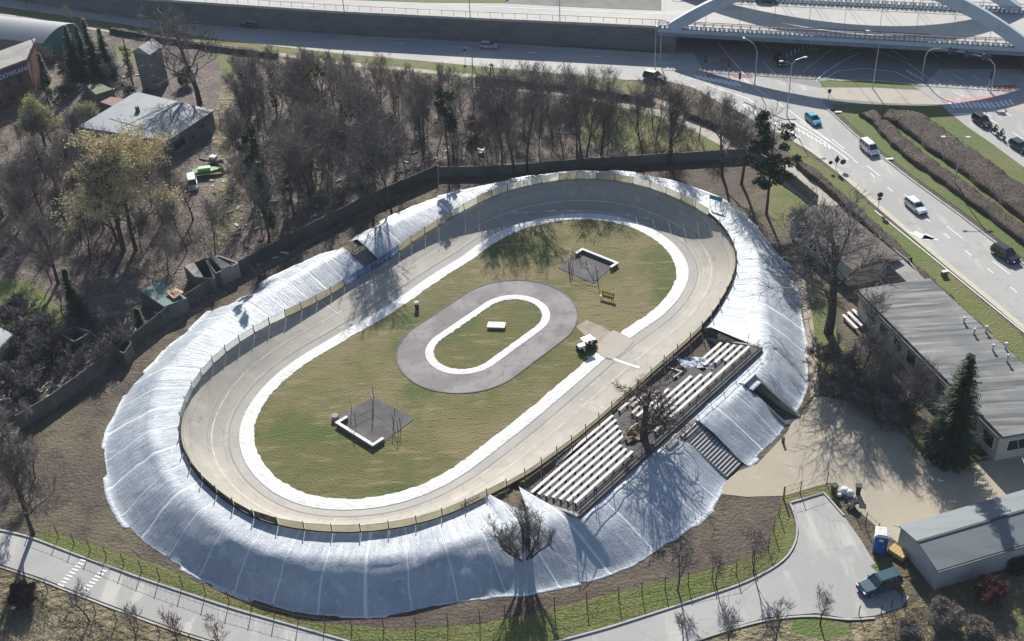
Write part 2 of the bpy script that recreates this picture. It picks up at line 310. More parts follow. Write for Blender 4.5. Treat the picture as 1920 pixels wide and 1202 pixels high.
def line(name, t, wd, m, s0=0, s1=STOT, dash=None):
    mb = MB(); n = int((s1-s0)/.5); w2 = wd/2/5.2
    if dash:
        s = s0
        while s < s1: ring(mb, [s, s+dash[0]], lambda q: [track_pt(q, t-w2, .02), track_pt(q, t+w2, .02)], False); s += dash[0]+dash[1]
    else: ring(mb, [s0+(s1-s0)*i/n for i in range(n+1)], lambda q: [track_pt(q, t-w2, .02), track_pt(q, t+w2, .02)], False)
    mb.build(name, m, trk).location = -C0
MT['line_f'] = mat('faded_line', (.60, .585, .54), [(1.0, (.42, .39, .34), .42, .62)], rough=.8)
MT['line_g'] = mat('grey_line', (.24, .23, .225), [(.6, (.34, .31, .275), .5, .7)])
line('stayer_line', .50, .10, MT['line_f'])
line('black_line', .19, .12, MT['line_g'])
for s_, t0, t1 in ((67, .25, .9), (20, .2, 1), (12, .2, 1), (100, .3, 1)):      # faint joints across
    a = MB(); ring(a, [s_, s_+.12], lambda q: [track_pt(q, t0+(t1-t0)*i/6, .015) for i in range(7)], False)
    a.build('finish_line', MT['line_f'], trk).location = -C0
a = MB(); s1_, _ = to_col(gp(1180, 690)); ring(a, [s1_, s1_+.35], lambda q: [track_pt(q, .12+.58*i/6, .03) for i in range(7)], False)
a.build('finish_line', MT['white'], trk).location = -C0

# infield
def curve_poly(f, off=0, z=0.0, n=240, jag=None):
    return [at_col(STOT*i/n, f(STOT*i/n)+off+(jag(STOT*i/n) if jag else 0), z) for i in range(n)]
gr = MB(); pts = curve_poly(rin, -.4, .02); gr.add(pts, [tuple(range(len(pts)))]); tag(gr.build('infield_grass', MT['grass_in']), kind='structure')
def jag(s):
    return -.0+.06*mnoise.noise(Vector((s*1.3, 0, 0)))*2+.07*mnoise.noise(Vector((s*.45, 5, 0)))*2
def strip(name, f, wd, gap, z, label, jg, closed=False, skip=None):
    mb = MB(); n = 900; S = [STOT*i/n for i in range(n)]
    if skip: a0, a1 = skip; S = [a1+(STOT-(a1-a0))*i/n for i in range(n+1)]
    ring(mb, S, lambda s: [at_col(s, f(s)-wd+jg(s), z), at_col(s, f(s)-wd+jg(s)+.04, z+.035), at_col(s, f(s)-wd*.5, z+.06), at_col(s, f(s)-.05, z+.045), at_col(s, f(s), z-.02)], closed)
    return tag(mb.build(name, MT['strip']), label, 'ground sheet')
sA, _ = to_col(gp(1140, 672)); sB, _ = to_col(gp(1176, 640)); sA, sB = min(sA, sB), max(sA, sB)
strip('white_border_sheet', rin, 1.55, 0, .03, 'long white sheet strip laid round the outer edge of the infield grass', jag, False, (sA, sB))
# earthen slab where the way crosses on to the track
m = MB(); pl = P2([(1116,656),(1128,640),(1150,620),(1176,632),(1188,642),(1170,662),(1148,676),(1126,668)], 0)
m.prism(pl, .02, .11); tag(m.build('entry_slab', MT['paving'], bevel=.02), kind='structure')
m = MB(); m.add(P2([(1080,612),(1100,600),(1130,612),(1150,625),(1128,645),(1112,650),(1098,630)], .035), [tuple(range(7))]); tag(m.build('worn_path', MT['bare']), kind='structure')
# small oval
OV_C = gp(960, 0)*0; _ctr = Vector((-.0358*75, 1.365*75, 0)); OL, ORr = .0985*75, .0536*75
def oval(off, n, z, L0=OL, R0=ORr, jg=None):
    # solved shape: radius L, half-length m
    L_, R_ = R_half, R_rad
    out = []
    per = 4*L_+2*pi*R0
    for i in range(n):
        s = per*i/n
        if s < 2*L_: a, b, da, db = L_-s, 0, 0, 1
        elif s < 2*L_+pi*R0: an = pi/2+(s-2*L_)/R0; a, b, da, db = -L_, 0, cos(an), sin(an)
        elif s < 4*L_+pi*R0: a, b, da, db = -L_+(s-2*L_-pi*R0), 0, 0, -1
        else: an = -pi/2+(s-4*L_-pi*R0)/R0; a, b, da, db = L_, 0, cos(an), sin(an)
        r = R_+off+(jg(s) if jg else 0); out.append(_ctr+U*(a+da*r)+V*(b+db*r)+Vector((0, 0, z)))
    return out
R_rad, R_half = .0985*75, .0536*75
def oval_ring(mb, offs_z, jg=None, n=260):
    rs = [oval(o, n, z, R0=R_rad, jg=(jg if k == 0 else None)) for k, (o, z) in enumerate(offs_z)]
    k = len(rs); vs = [rs[q][i] for i in range(n) for q in range(k)]; fs = [(i*k+q, ((i+1) % n)*k+q, ((i+1) % n)*k+q+1, i*k+q+1) for i in range(n) for q in range(k-1)]
    return mb.add(vs, fs)
INR = -3.05
tag(oval_ring(MB(), [(INR-.6, .035), (0, .035)]).build('oval_path', MT['asphalt_d']), kind='structure')
tag(oval_ring(MB(), [(0.0, .03), (0.0, .075), (.14, .075), (.14, .03)]).build('oval_kerb', MT['conc_d']), kind='structure')
tag(oval_ring(MB(), [(INR-.95, .045), (INR-.9, .075), (INR-.4, .085), (INR-.02, .07), (INR, .04)], jg=lambda s: .07*mnoise.noise(Vector((s*1.8, 9, 0)))*2).build('white_oval_sheet', MT['strip']), 'narrow white sheet strip lining the inside of the small asphalt oval', 'ground sheet')

def px_of(p):
    v = p-Vector((0, 0, HCAM)); k = FPX/v.dot(_fw); return 960+v.dot(_rt)*k, 601-v.dot(_up)*k
# rim fence ------------------------------------------------------------------
NP = 78
fen = empty('rim_fence', C0, 0, 'low weathered plywood barrier on steel posts round the top of the banked track', 'fence')
RNG = random.Random(3); MT['ply_p'] = see_through('milky_banner', (.62, .63, .60), [(2, (.52, .53, .50), .5, .7)]); MT['ply_b'] = see_through('blue_banner', (.10, .16, .30), [(2, (.3, .36, .5), .55, .7)]); MT['ply_k'] = mat('shaded_ply', (.07, .06, .045), [(1, (.13, .11, .08), .5, .7)])  # last ply: shade of the unlit outer panel faces is put into its colour
sg0, _ = to_col(rim_pt(1200, 718) and gp(*rim_pt(1200, 718))); 
for i in range(NP):
    s0, s1 = STOT*i/NP, STOT*(i+1)/NP; sm = (s0+s1)/2
    p0, p1 = at_col(s0+.06, rrim(s0)+.06, bank_h(s0)+.05), at_col(s1-.06, rrim(s1)+.06, bank_h(s1)+.05)
    d = (p1-p0).normalized(); nrm = Vector((-d.y, d.x, 0))
    px = p0.copy(); near = (p0.y < 76)
    h_ = 1.0
    open_ = 115.5 < sm < 122.5 and False
    k = RNG.random()
    q_ = px_of((p0+p1)/2); qx, qy = q_
    if qy < 405: mt = MT['ply_w'] if k < .8 else MT['ply']; h_ = .95
    elif qx < 540 and qy < 800: mt = MT['ply_p']; h_ = .8
    elif qx < 640 and qy < 600: mt = MT['ply']; h_ = .9
    elif qx < 745 and qy < 560: mt = MT['ply_b']; h_ = .9
    elif qx < 880 and qy < 500: mt = MT['ply'] if k < .6 else MT['ply_w']; h_ = .85
    elif qx > 1310 and qy < 640: mt = MT['ply_k']; h_ = .45
    elif qx < 480: mt = MT['ply_k']; h_ = .6
    elif qx < 680: mt = MT['ply_d'] if k < .5 else MT['ply']; h_ = .8
    elif qx < 950: mt = MT['ply']; h_ = .75
    else: mt = MT['ply']; h_ = .5
    m = MB(); z_ = Vector((0, 0, h_)); m.add([p0, p1, p1+z_, p0+z_], [(0, 1, 2, 3)])
    m.beam(p0+Vector((0, 0, h_+.02)), p1+Vector((0, 0, h_+.02)), .04, .04)
    m.build('fence_panel', mt, fen).location = -C0
    m = MB(); q = at_col(s0, rrim(s0)+.12, bank_h(s0)); m.box(q+Vector((0, 0, .5)), (.07, .07, 1.2), TH)
    m.build('fence_post', MT['steel_d'], fen).location = -C0

LT = None
# soil bank under the sheets and the sheets themselves ------------------------
def stand_exit(s):
    """distance at which the cross-section leaves the grandstand's footprint, else None"""
    (a, b), (da, db) = col_origin(s); a0, a1, b0, b1 = -17.2, 14.2, -27.15, -19.6
    if db >= -.05: return None
    t0, t1 = 0, 1e9
    for p, d, lo, hi in ((a, da, a0, a1), (b, db, b0, b1)):
        if abs(d) < 1e-9:
            if not lo <= p <= hi: return None
            continue
        ta, tb = sorted(((lo-p)/d, (hi-p)/d)); t0, t1 = max(t0, ta), min(t1, tb)
    return t1+.02 if t1 > t0+.3 else None
def slope(s, n=13, lift=0.0, sheet=False):
    rr = rrim(s)+.22; h = bank_h(s); rc = max(rcrest(s), rr+.6); rb = rbase(s)-.40; zb = zbase(s); zc = max(2.5, h)
    ex = stand_exit(s)
    if ex: rr = ex; h = 2.35; rc = max(rc, rr+.5)
    if sheet:
        v = 5.6*(1-abs(s-s_vee)/2.0)                       # bare grassy notch beside the stand
        if v > 0: rr = max(rr, 18.6+v); h = max(h, min(2.4, bank_h(s)+v*.45)); rc = max(rc, rr+.5)
        if s_r1a < s < s_r1b: rb = 29.3; zb = 2.45
    rc = min(rc, rb-.3) if rb > rr+1.2 else (rr+rb)/2
    out = []; na = 5
    for i in range(na): t = i/na; r = rr+(rc-rr)*t; z = h+.02+(zc-h)*(t**.8); out.append((r, z))
    for i in range(n-na+1):
        t = i/(n-na); r = rc+(rb-rc)*t
        # rounded shoulder, then an even slope
        z = zb+(zc-zb)*(1-t)-.0 + .10*(zc-zb)*sin(pi*t)*(1-t)
        out.append((r, z))
    return [at_col(s, r, z+lift) for r, z in out]
S_UP = lambda x, y, z: to_col(gp(x, y, z))[0]
def a_to_s(a): return 2*LS+pi*RS+(a+LS)
s_st2a, s_st2b = LS-3.2, LS-.9                       # steps on the far straight
s_vee = to_col(LC(-18.9, -22))[0]; s_gap0 = s_vee+.12; s_gap1 = s_vee-.12
s_s1a, s_s1b = a_to_s(-2.5), a_to_s(.35)
s_r1a, s_r1b = a_to_s(7.75), a_to_s(9.5)
bk = MB()
def bankprof(s):
    P_ = slope(s, 13, -.24); (a, b), (da, db) = col_origin(s); o = U*da+V*db
    zb = zbase(s); ex = stand_exit(s); foot = at_col(s, (ex-.1) if ex else rrim(s)+.1, -.2 if ex else bank_h(s)-.12)
    if s_r1a-.1 < s < s_r1b+.1: P_ = [Vector((p.x, p.y, p.z-.2 if to_col(p)[1] < 28.9 else -.06)) for p in P_]
    if s_s1a-.2 < s < s_s1b+.2: P_ = [Vector((p.x, p.y, p.z-(1.0 if i > 2 else .2))) for i, p in enumerate(P_)]
    if s_st2a-.1 < s < s_st2b+.1: P_ = [Vector((p.x, p.y, p.z-.75)) for p in P_]
    last = P_[-1]; last.z = min(last.z, zb)
    return [at_col(s, rrim(s)-.15, bank_h(s)-.1), foot]+P_+[last+o*(.5+zb*1.7)+Vector((0, 0, -zb-.02)), last+o*(.8+zb*1.7)+Vector((0, 0, -zb-.3))]
ring(bk, SS, bankprof); tag(bk.build('bank_terrain', MT['soil'], smooth=True), kind='structure')

def tarp_material():
    m = mat('white_sheeting', (.39, .43, .475), [(.25, (.30, .345, .40), .42, .64), (1.3, (.52, .555, .59), .54, .72), (3.0, (.22, .265, .335), .56, .78)], rough=.46, spec=.7)
    n = m.node_tree; b = n.nodes['Principled BSDF']; L = n.links
    uv = n.nodes.new('ShaderNodeTexCoord').outputs['UV']; sp = n.nodes.new('ShaderNodeSeparateXYZ'); L.new(uv, sp.inputs[0])
    def math_(op, a, bb=None, c=None):
        q = n.nodes.new('ShaderNodeMath'); q.operation = op
        for i, x in enumerate((a, bb, c)):
            if x is None: continue
            if hasattr(x, 'links'): L.new(x, q.inputs[i])
            else: q.inputs[i].default_value = x
        return q.outputs[0]
    # wobble the seams a little
    nz = n.nodes.new('ShaderNodeTexNoise'); nz.inputs['Scale'].default_value = .22; nz.inputs['Detail'].default_value = 3; L.new(uv, nz.inputs['Vector'])
    wob = math_('MULTIPLY', math_('SUBTRACT', nz.outputs[0], .5), .7)
    u = math_('ADD', sp.outputs[0], wob)
    fr = math_('FRACT', math_('DIVIDE', u, 2.8)); dist = math_('ABSOLUTE', math_('SUBTRACT', fr, .5))
    wn = n.nodes.new('ShaderNodeTexWhiteNoise'); wn.noise_dimensions = '1D'; L.new(math_('FLOOR', math_('DIVIDE', u, 2.8)), wn.inputs['W'])
    seam = n.nodes.new('ShaderNodeMapRange'); seam.inputs[1].default_value = .0; L.new(math_('ADD', math_('MULTIPLY', math_('POWER', wn.outputs[0], 3.0), .075), .024), seam.inputs[2]); seam.inputs[3].default_value = 1; seam.inputs[4].default_value = 0; L.new(dist, seam.inputs[0])
    # crumples: noise stretched along the fall line plus fine crinkle
    mp = n.nodes.new('ShaderNodeMapping'); mp.inputs['Scale'].default_value = (1.6, .35, 1); mp.inputs['Rotation'].default_value = (0, 0, .35); L.new(uv, mp.inputs[0])
    n1 = n.nodes.new('ShaderNodeTexNoise'); n1.inputs['Scale'].default_value = 1.5; n1.inputs['Detail'].default_value = 6; n1.inputs['Roughness'].default_value = .7; n1.inputs['Distortion'].default_value = .8; L.new(mp.outputs[0], n1.inputs['Vector'])
    n2 = n.nodes.new('ShaderNodeTexVoronoi'); n2.feature = 'DISTANCE_TO_EDGE'; n2.inputs['Scale'].default_value = 1.1
    mp2 = n.nodes.new('ShaderNodeMapping'); mp2.inputs['Scale'].default_value = (.8, .3, 1); L.new(uv, mp2.inputs[0])
    nd = n.nodes.new('ShaderNodeTexNoise'); nd.inputs['Scale'].default_value = 1.2; L.new(mp2.outputs[0], nd.inputs['Vector'])
    va = n.nodes.new('ShaderNodeVectorMath'); va.operation = 'ADD'; L.new(mp2.outputs[0], va.inputs[0]); L.new(nd.outputs[1], va.inputs[1]); L.new(va.outputs[0], n2.inputs['Vector'])
    h = math_('ADD', math_('MULTIPLY', n1.outputs[0], .55), math_('MULTIPLY', seam.outputs[0], .16))
    n3 = n.nodes.new('ShaderNodeTexNoise'); n3.inputs['Scale'].default_value = 5.5; n3.inputs['Detail'].default_value = 5; n3.inputs['Roughness'].default_value = .75; n3.inputs['Distortion'].default_value = 1.5; L.new(uv, n3.inputs['Vector'])
    h = math_('ADD', h, math_('MULTIPLY', n3.outputs[0], .22))
    h = math_('ADD', h, math_('MULTIPLY', math_('MINIMUM', n2.outputs[0], .25), -.30))
    bp = n.nodes.new('ShaderNodeBump'); bp.inputs['Distance'].default_value = .26; bp.inputs['Strength'].default_value = .9; L.new(h, bp.inputs['Height']); L.new(bp.outputs[0], b.inputs['Normal'])
    old = b.inputs['Base Color'].links[0].from_socket
    cr = n.nodes.new('ShaderNodeMapRange'); cr.inputs[1].default_value = .0; cr.inputs[2].default_value = .05; cr.inputs[3].default_value = .22; cr.inputs[4].default_value = 0; L.new(n2.outputs[0], cr.inputs[0])
    mc_ = n.nodes.new('ShaderNodeMix'); mc_.data_type = 'RGBA'; L.new(cr.outputs[0], mc_.inputs[0]); L.new(old, mc_.inputs[6]); mc_.inputs[7].default_value = (.66, .70, .75, 1); old = mc_.outputs[2]
    mx = n.nodes.new('ShaderNodeMix'); mx.data_type = 'RGBA'; L.new(math_('MULTIPLY', seam.outputs[0], .75), mx.inputs[0]); L.new(old, mx.inputs[6]); mx.inputs[7].default_value = (.93, .94, .95, 1)
    fg = n.nodes.new('ShaderNodeMapRange'); fg.inputs[1].default_value = 6.0; fg.inputs[2].default_value = 6.75
    L.new(math_('ADD', sp.outputs[1], math_('MULTIPLY', math_('SUBTRACT', n1.outputs[0], .5), 1.4)), fg.inputs[0])
    mx2 = n.nodes.new('ShaderNodeMix'); mx2.data_type = 'RGBA'; L.new(math_('MULTIPLY', fg.outputs[0], .8), mx2.inputs[0]); L.new(mx.outputs[2], mx2.inputs[6]); mx2.inputs[7].default_value = (.86, .88, .91, 1)
    L.new(mx2.outputs[2], b.inputs['Base Color'])
    return m
MT['tarp'] = tarp_material()
def tarp(name, s0, s1, label, seed):
    if s1 < s0: s1 += STOT
    n = int((s1-s0)/.22); S = [s0+(s1-s0)*i/n for i in range(n+1)]; mb = MB(); uv = []; rg = random.Random(seed)
    steps = [rg.uniform(-.35, .30) for _ in range(80)]
    def prof(s):
        P_ = slope(s, 15, 0, True); (a, b), (da, db) = col_origin(s); o = U*da+V*db; out = []
        ed = steps[int(s/2.8) % 80]
        for i, p in enumerate(P_):
            q = p.copy(); f = i/(len(P_)-1)
            k = mnoise.noise(Vector((s*.9, i*.7, seed)))*.09+mnoise.noise(Vector((s*.33, i*.35, seed+3)))*.14
            q.z += .05+k*sin(pi*min(1, f*1.1))+.0
            if i == len(P_)-1: q.z = max(.07, q.z-.05)
            out.append(q)
        e_ = .40+ed+.10*mnoise.noise(Vector((s*2.1, seed, 0))); out.append(out[-1]+o*e_*.5+Vector((0, 0, .03*mnoise.noise(Vector((s*3, 0, 1)))-.01))); out.append(out[-1]+o*e_*.5-Vector((0, 0, .02)))
        out.append(out[-1]+o*.03-Vector((0, 0, .06)))
        for i, q in enumerate(out): uv.append((s, 7.0*i/(len(out)-1)))
        return out
    ring(mb, S, prof, False); mb.uv = uv
    return tag(mb.build(name, MT['tarp'], smooth=True), label, 'sheeting', 'white sheets covering the track bank')
tarp('bank_sheeting', s_st2b, s_gap0, 'widest white sheeting, wrapping the left and near end of the track bank', 1)
tarp('bank_sheeting', s_gap1, s_s1a, 'white sheeting below the bench rows, between the grassy notch and the long dark steps', 2)
tarp('bank_sheeting', s_s1b, s_r1a, 'smallest white sheeting, between the long dark steps and the sloping concrete wall', 3)
tarp('bank_sheeting', s_r1a+.01, s_st2a+STOT, 'white sheeting wrapping the far right end of the track bank', 4)
# ================================================================ GRANDSTAND
def lbox(mb, a0, a1, b0, b1, z0, z1): return mb.prism([LC(a0, b0)[:2], LC(a1, b0)[:2], LC(a1, b1)[:2], LC(a0, b1)[:2]], z0, z1)
st = empty('grandstand', LC(-1.5, -23), 0, 'long terraced stand with eight rows of white benches, its upper corner broken down', 'grandstand')
def sb(mb, name, m, par=st, **k):
    o = mb.build(name, m, par, **k); o.location = -Vector(st.location) if par is st else (0, 0, 0); return o
A0, A1 = -16.9, 13.7
zrow = lambda k: .62+.31*k                 # tread level of row k = 0..7
brow = lambda k: -19.95-.86*k              # front edge of row k
m = MB()
def a_lo(k): return A0
def a_hi(k): return [1.6, 2.4, 3.2, 13.5, 13.5, 13.5, 13.5, 13.5][k]
for k in range(8):
    lbox(m, A0, a_hi(k), brow(k), brow(k)-.855, .0, zrow(k)-.0)
lbox(m, A0, A1, brow(8)+.004, brow(8)-.55, 0, zrow(7)+.02)
sb(m, 'terrace', MT['stand_f'])
m = MB(); lbox(m, 1.6, 13.5, -18.95, brow(3), .0, .50); lbox(m, 6.6, 6.75, -19.1, brow(3)-.0, .5, .62); sb(m, 'sunken_floor', MT['stand_f'])
def bench(k, a0, a1, mt):
    mb = MB(); z = zrow(k)+.36; b = brow(k)-.30; lbox(mb, a0, a1, b+.155, b-.155, z, z+.05)
    mt = sb(mb, 'bench_board', mt); mb = MB()
    n = int((a1-a0)/1.6)+1
    for i in range(n+1):
        a = a0+.1+(a1-a0-.2)*i/max(1, n); lbox(mb, a-.03, a+.03, b+.12, b-.12, zrow(k), z)
    lbox(mb, a0+.1, a1-.1, b+.04, b-.04, z-.07, z-.001)
    o = mb.build('bench_support', MT['steel_d'], mt)
segs = {0: [(-16.2, -2.6), (-1.6, 1.2)], 1: [(-16.2, -3.2), (-.6, 1.9)], 2: [(-16.2, -4.1), (-1.8, -.4), (1.3, 2.8)], 3: [(-16.2, -4.8), (-2.2, 3.3), (9.3, 13.1)], 4: [(-16.2, -3.2), (-.4, 6.1), (8.4, 13.1)], 5: [(-16.2, -7), (-2, 6.6), (9.1, 12.9)], 6: [(-16.2, -7.4), (-1.8, 7.1), (9.6, 12.9)], 7: [(-16.2, -7.6), (-4, -2.2), (-1.4, 12.9)]}
for k, L in segs.items():
    for a0, a1 in L: bench(k, a0, a1, MT['seat'] if a1-a0 > 3 else MT['seat_o'])
m = MB()                                      # raked end walls
for a, aw in ((A0-.3, .3), (A1, .22)):
    m = MB()
    pr = [LC(a, -19.3, .0), LC(a, -27.3, .0), LC(a, -27.3, zrow(7)+.12), LC(a, -26.6, zrow(7)+.08), LC(a, -19.3, .75)]
    q = [p+U*aw for p in pr]; n = 5; m.add(pr+q, [tuple(range(n)), tuple(range(n, 2*n))[::-1]]+[((i+1) % n, i, n+i, n+(i+1) % n) for i in range(n)])
    sb(m, 'end_wall', MT['concrete'])
m = MB(); lbox(m, A0, A1, -26.95, -27.12, 0, zrow(7)+.10); sb(m, 'back_wall', MT['stand_f'])
m = MB()
for i in range(14): p = LC(A0+.6+i*2.28, -27.02, zrow(7)); m.tube([p, p+Vector((0, 0, 1.15))], .035, 5)
for z in (.55, 1.1): m.beam(LC(A0, -27.02, zrow(7)+z), LC(A1, -27.02, zrow(7)+z), .04, .04)
sb(m, 'rear_railing', MT['steel_d'])
# collapsed sheets of roofing lying on the steps
def sheet(name, pts, m_, label, cat, th=.04):
    mb = MB(); n = len(pts); mb.add([Vector(p) for p in pts]+[Vector(p)+Vector((0, 0, th)) for p in pts], [tuple(range(n))[::-1], tuple(range(n, 2*n))]+[(i, (i+1) % n, n+(i+1) % n, n+i) for i in range(n)])
    return tag(mb.build(name, m_), label, cat)
MT['sheet_b'] = mat('blue_grey_sheet', (.33, .37, .43), [(1.2, (.22, .26, .33), .45, .65), (3, (.48, .52, .57), .58, .8)], rough=.5, coord='world', bump=(2, .2))
def crumple(name, quad, nx, ny, amp, m_, label, cat, seed=1):
    a, b, c, d = [Vector(q) for q in quad]; vs = []; fs = []
    for j in range(ny+1):
        for i in range(nx+1):
            u, v = i/nx, j/ny; p = (a*(1-u)+b*u)*(1-v)+(d*(1-u)+c*u)*v
            k = mnoise.noise(p*1.1+Vector((seed, 0, 0))); p = p+Vector((k*.12, mnoise.noise(p*1.3)*.12, abs(k)*amp)); vs.append(p)
    for j in range(ny):
        for i in range(nx): q = j*(nx+1)+i; fs.append((q, q+1, q+nx+2, q+nx+1))
    o = MB().add(vs, fs).build(name, m_); s_ = o.modifiers.new('t', 'SOLIDIFY'); s_.thickness = .03
    return tag(o, label, cat)
crumple('roofing_sheet', [gp(1268,676,.9), gp(1312,672,1.3), gp(1322,690,1.5), gp(1284,694,1.0)], 8, 5, .7, MT['sheet_b'], 'crumpled blue-grey sheet fallen across the sunken floor of the stand', 'sheet')
crumple('tarpaulin', [gp(1312,674,1.7), gp(1345,676,2.0), gp(1336,694,2.1), gp(1306,692,1.7)], 8, 5, .7, MT['sheet_b'], 'folded blue-grey tarpaulin lying over the broken upper bench rows', 'tarpaulin', 4)
for k, (p, q) in enumerate([((1250,688,.7), (1290,700,.8)), ((1262,708,.7), (1292,688,.9))]):
    tag(MB().beam(gp(*p), gp(*q), .14, .08).build('loose_beam', MT['seat_o']), ['pale loose beam lying nearest the track on the broken stand', 'loose beam leaning under the crumpled sheet on the broken stand'][k], 'beam')
# white railing where the stand meets the track
m = MB()
q0, q1 = gp(1243,690,1.0), gp(1262,674,1.0); fr = empty('track_gate', q0, 0, 'short dark railing standing on the barrier beside the broken stand', 'railing')
for i in range(4):
    p = q0.lerp(q1, i/3)-q0; m.tube([p+Vector((0, 0, -.2)), p+Vector((0, 0, 1.1))], .035, 5)
m.beam((0, 0, 1.05), q1-q0+Vector((0, 0, 1.05)), .05, .05); m.beam((0, 0, .5), q1-q0+Vector((0, 0, .5)), .04, .04)
m.build('railing_bar', MT['steel_d'], fr)

# steps -------------------------------------------------------------------
def stairs(name, a0, a1, b0, z0, b1, z1, n, label, wall=None, mt=None):
    t = empty(name, LC((a0+a1)/2, b1, 0), 0, label, 'steps'); off = -Vector(t.location)
    mb = MB()
    for i in range(n):
        ba, bb = b0+(b1-b0)*i/n, b0+(b1-b0)*(i+1)/n; z = z0+(z1-z0)*(i+.5)/n
        lbox(mb, a0, a1, ba, ba+(bb-ba)*.999, -.05, z)
    mb.build('flight', MT['stand_f'], t).location = off
    mb = MB()
    for i in range(n):
        ba, bb = b0+(b1-b0)*i/n, b0+(b1-b0)*(i+1)/n; z = z0+(z1-z0)*(i+.5)/n
        lbox(mb, a0+.06, a1-.06, ba+(bb-ba)*.1, ba+(bb-ba)*.62, z-.02, z+.02)
    mb.build('tread', mt or MT['concrete'], t).location = off
    mb = MB()
    for a in (a0-.12, a1):
        pr = [LC(a, b0, -.05), LC(a, b1, -.05), LC(a, b1, z1+.12), LC(a, b0, z0+.12)]; q = [p+U*.12 for p in pr]
        mb.add(pr+q, [(0, 1, 2, 3), (7, 6, 5, 4)]+[((i+1) % 4, i, 4+i, 4+(i+1) % 4) for i in range(4)])
    mb.build('cheek_wall', MT['conc_d'], t).location = off
    return t
stairs('long_steps', -2.35, .2, -28.1, 2.5, -33.5, .1, 17, 'long flight of dark steps with pale treads climbing to the stand', mt=MT['seat'])
stairs('small_steps', LS and 1.05, 3.05, 22.1, 2.1, 20.2, .75, 8, 'small dark flight of steps dropping to the barrier on the far straight', mt=MT['concrete'])
m = MB(); lbox(m, -3.0, .4, -27.2, -28.1, 2.2, 2.52); lbox(m, -4.6, -3.0, -27.3, -28.4, 2.2, 2.5); tag(m.build('step_landing', MT['concrete'], bevel=.02), kind='structure')
m = MB(); lbox(m, .95, 3.15, 22.1, 24.6, .6, 2.1); tag(m.build('step_path', MT['soil']), kind='structure')
# concrete wall of the old tunnel mouth: a wedge with a pale sloping face
tw = empty('tunnel_wall', LC(8.6, -31, 0), 0, 'sloping grey concrete wall of a closed opening cut into the sheeted bank', 'wall'); off = -Vector(tw.location)
def wedge(a0, a1, b0, z0, b1, z1, mt, nm, zb=-.05):
    mb = MB(); pr = [LC(a0, b0, zb), LC(a0, b1, zb), LC(a0, b1, z1), LC(a0, b0, z0)]; q = [p+U*(a1-a0) for p in pr]
    mb.add(pr+q, [(0, 1, 2, 3), (7, 6, 5, 4)]+[((i+1) % 4, i, 4+i, 4+(i+1) % 4) for i in range(4)]); o = mb.build(nm, mt, tw); o.location = off
wedge(9.45, 9.7, -29.0, 2.75, -34.4, .15, MT['concrete'], 'side_wall'); wedge(7.6, 7.85, -29.0, 2.7, -34.0, .1, MT['conc_d'], 'side_wall')
m = MB(); lbox(m, 7.6, 9.7, -28.75, -29.0, 0, 2.85); m.build('head_wall', MT['strip'], tw).location = off
wedge(7.85, 9.45, -29.0, .10, -34.2, .06, MT['stand_f'], 'floor')
# posts leaning behind the stand
for k, (x, y, h) in enumerate([(1075,960,2.0),(1114,934,1.4)]):
    p = gp(x, y, 2.4); tag(MB().tube([p, p+Vector((0, 0, h))], .04, 5).build('flag_post', MT['steel_d']), ['dark post at the near back corner of the stand', 'shorter dark post behind the benches near the near corner'][k], 'post')
p = gp(1401, 650, 2.5); tag(MB().tube([p, p+Vector((.05, 0, 1.7))], .03, 5).build('flag_post', MT['steel']), 'thin grey rod standing in the sheeting behind the upper stand corner', 'post')

# teal frame on the far bank
tf = empty('timing_frame', gp(1341, 392, 2.4), radians(-38), 'small teal board on four legs standing on the sheeting by the barrier', 'shelter')
MT['teal'] = mat('teal_paint', (.04, .22, .24), rough=.5)
MB().box((0, 0, 1.55), (1.7, .12, .5), 0, -.5).build('board', MT['teal'], tf)
for x in (-.75, 0, .75):
    MB().tube([(x, -.1, 0), (x, 0, 1.6)], .04, 5).build('leg', MT['teal'], tf)

# ================================================================ INFIELD
MT['rubber'] = mat('rubber_mat', (.095, .09, .092), [(.6, (.135, .128, .128), .45, .65), (7, (.06, .058, .065), .5, .8)], rough=.9)
def square(corners, Lpts, label, label2, frames, seed):
    c = [gp(*p) for p in corners]
    m = MB(); m.prism(c, .02, .07); tag(m.build('rubber_surface', MT['rubber']), label, 'play surface')
    b = empty('corner_bench', gp(*Lpts[1], 0), 0, label2, 'bench'); off = -Vector(b.location)
    q = [gp(*p, .45) for p in Lpts]; m = MB(); m2 = MB()
    for i in range(len(q)-1):
        d = (q[i+1]-q[i]).normalized()
        m.beam(q[i]-d*(.15 if i else 0)+Vector((0, 0, .003*i)), q[i+1]+d*(.15 if i < len(q)-2 else 0)+Vector((0, 0, .003*i)), .34, .07)
        m2.beam(q[i]-Vector((0, 0, .24)), q[i+1]-Vector((0, 0, .24)), .26, .40)
    m.build('bench_top', MT['strip'], b).location = off; m2.build('bench_wall', MT['conc_d'], b).location = off
square([(625,788),(702,744),(775,787),(701,845)], [(651,781),(632,792),(699,834),(719,821)], 'dark rubber square of the workout area nearest the camera', 'white topped bench round the near corner of the nearest workout area', None, 1)
square([(1046,503),(1090,466),(1158,494),(1112,532)], [(1080,475),(1092,467),(1157,493),(1145,501)], 'dark rubber square of the workout area at the far end of the grass', 'white topped bench round the far corner of the farthest workout area', None, 2)
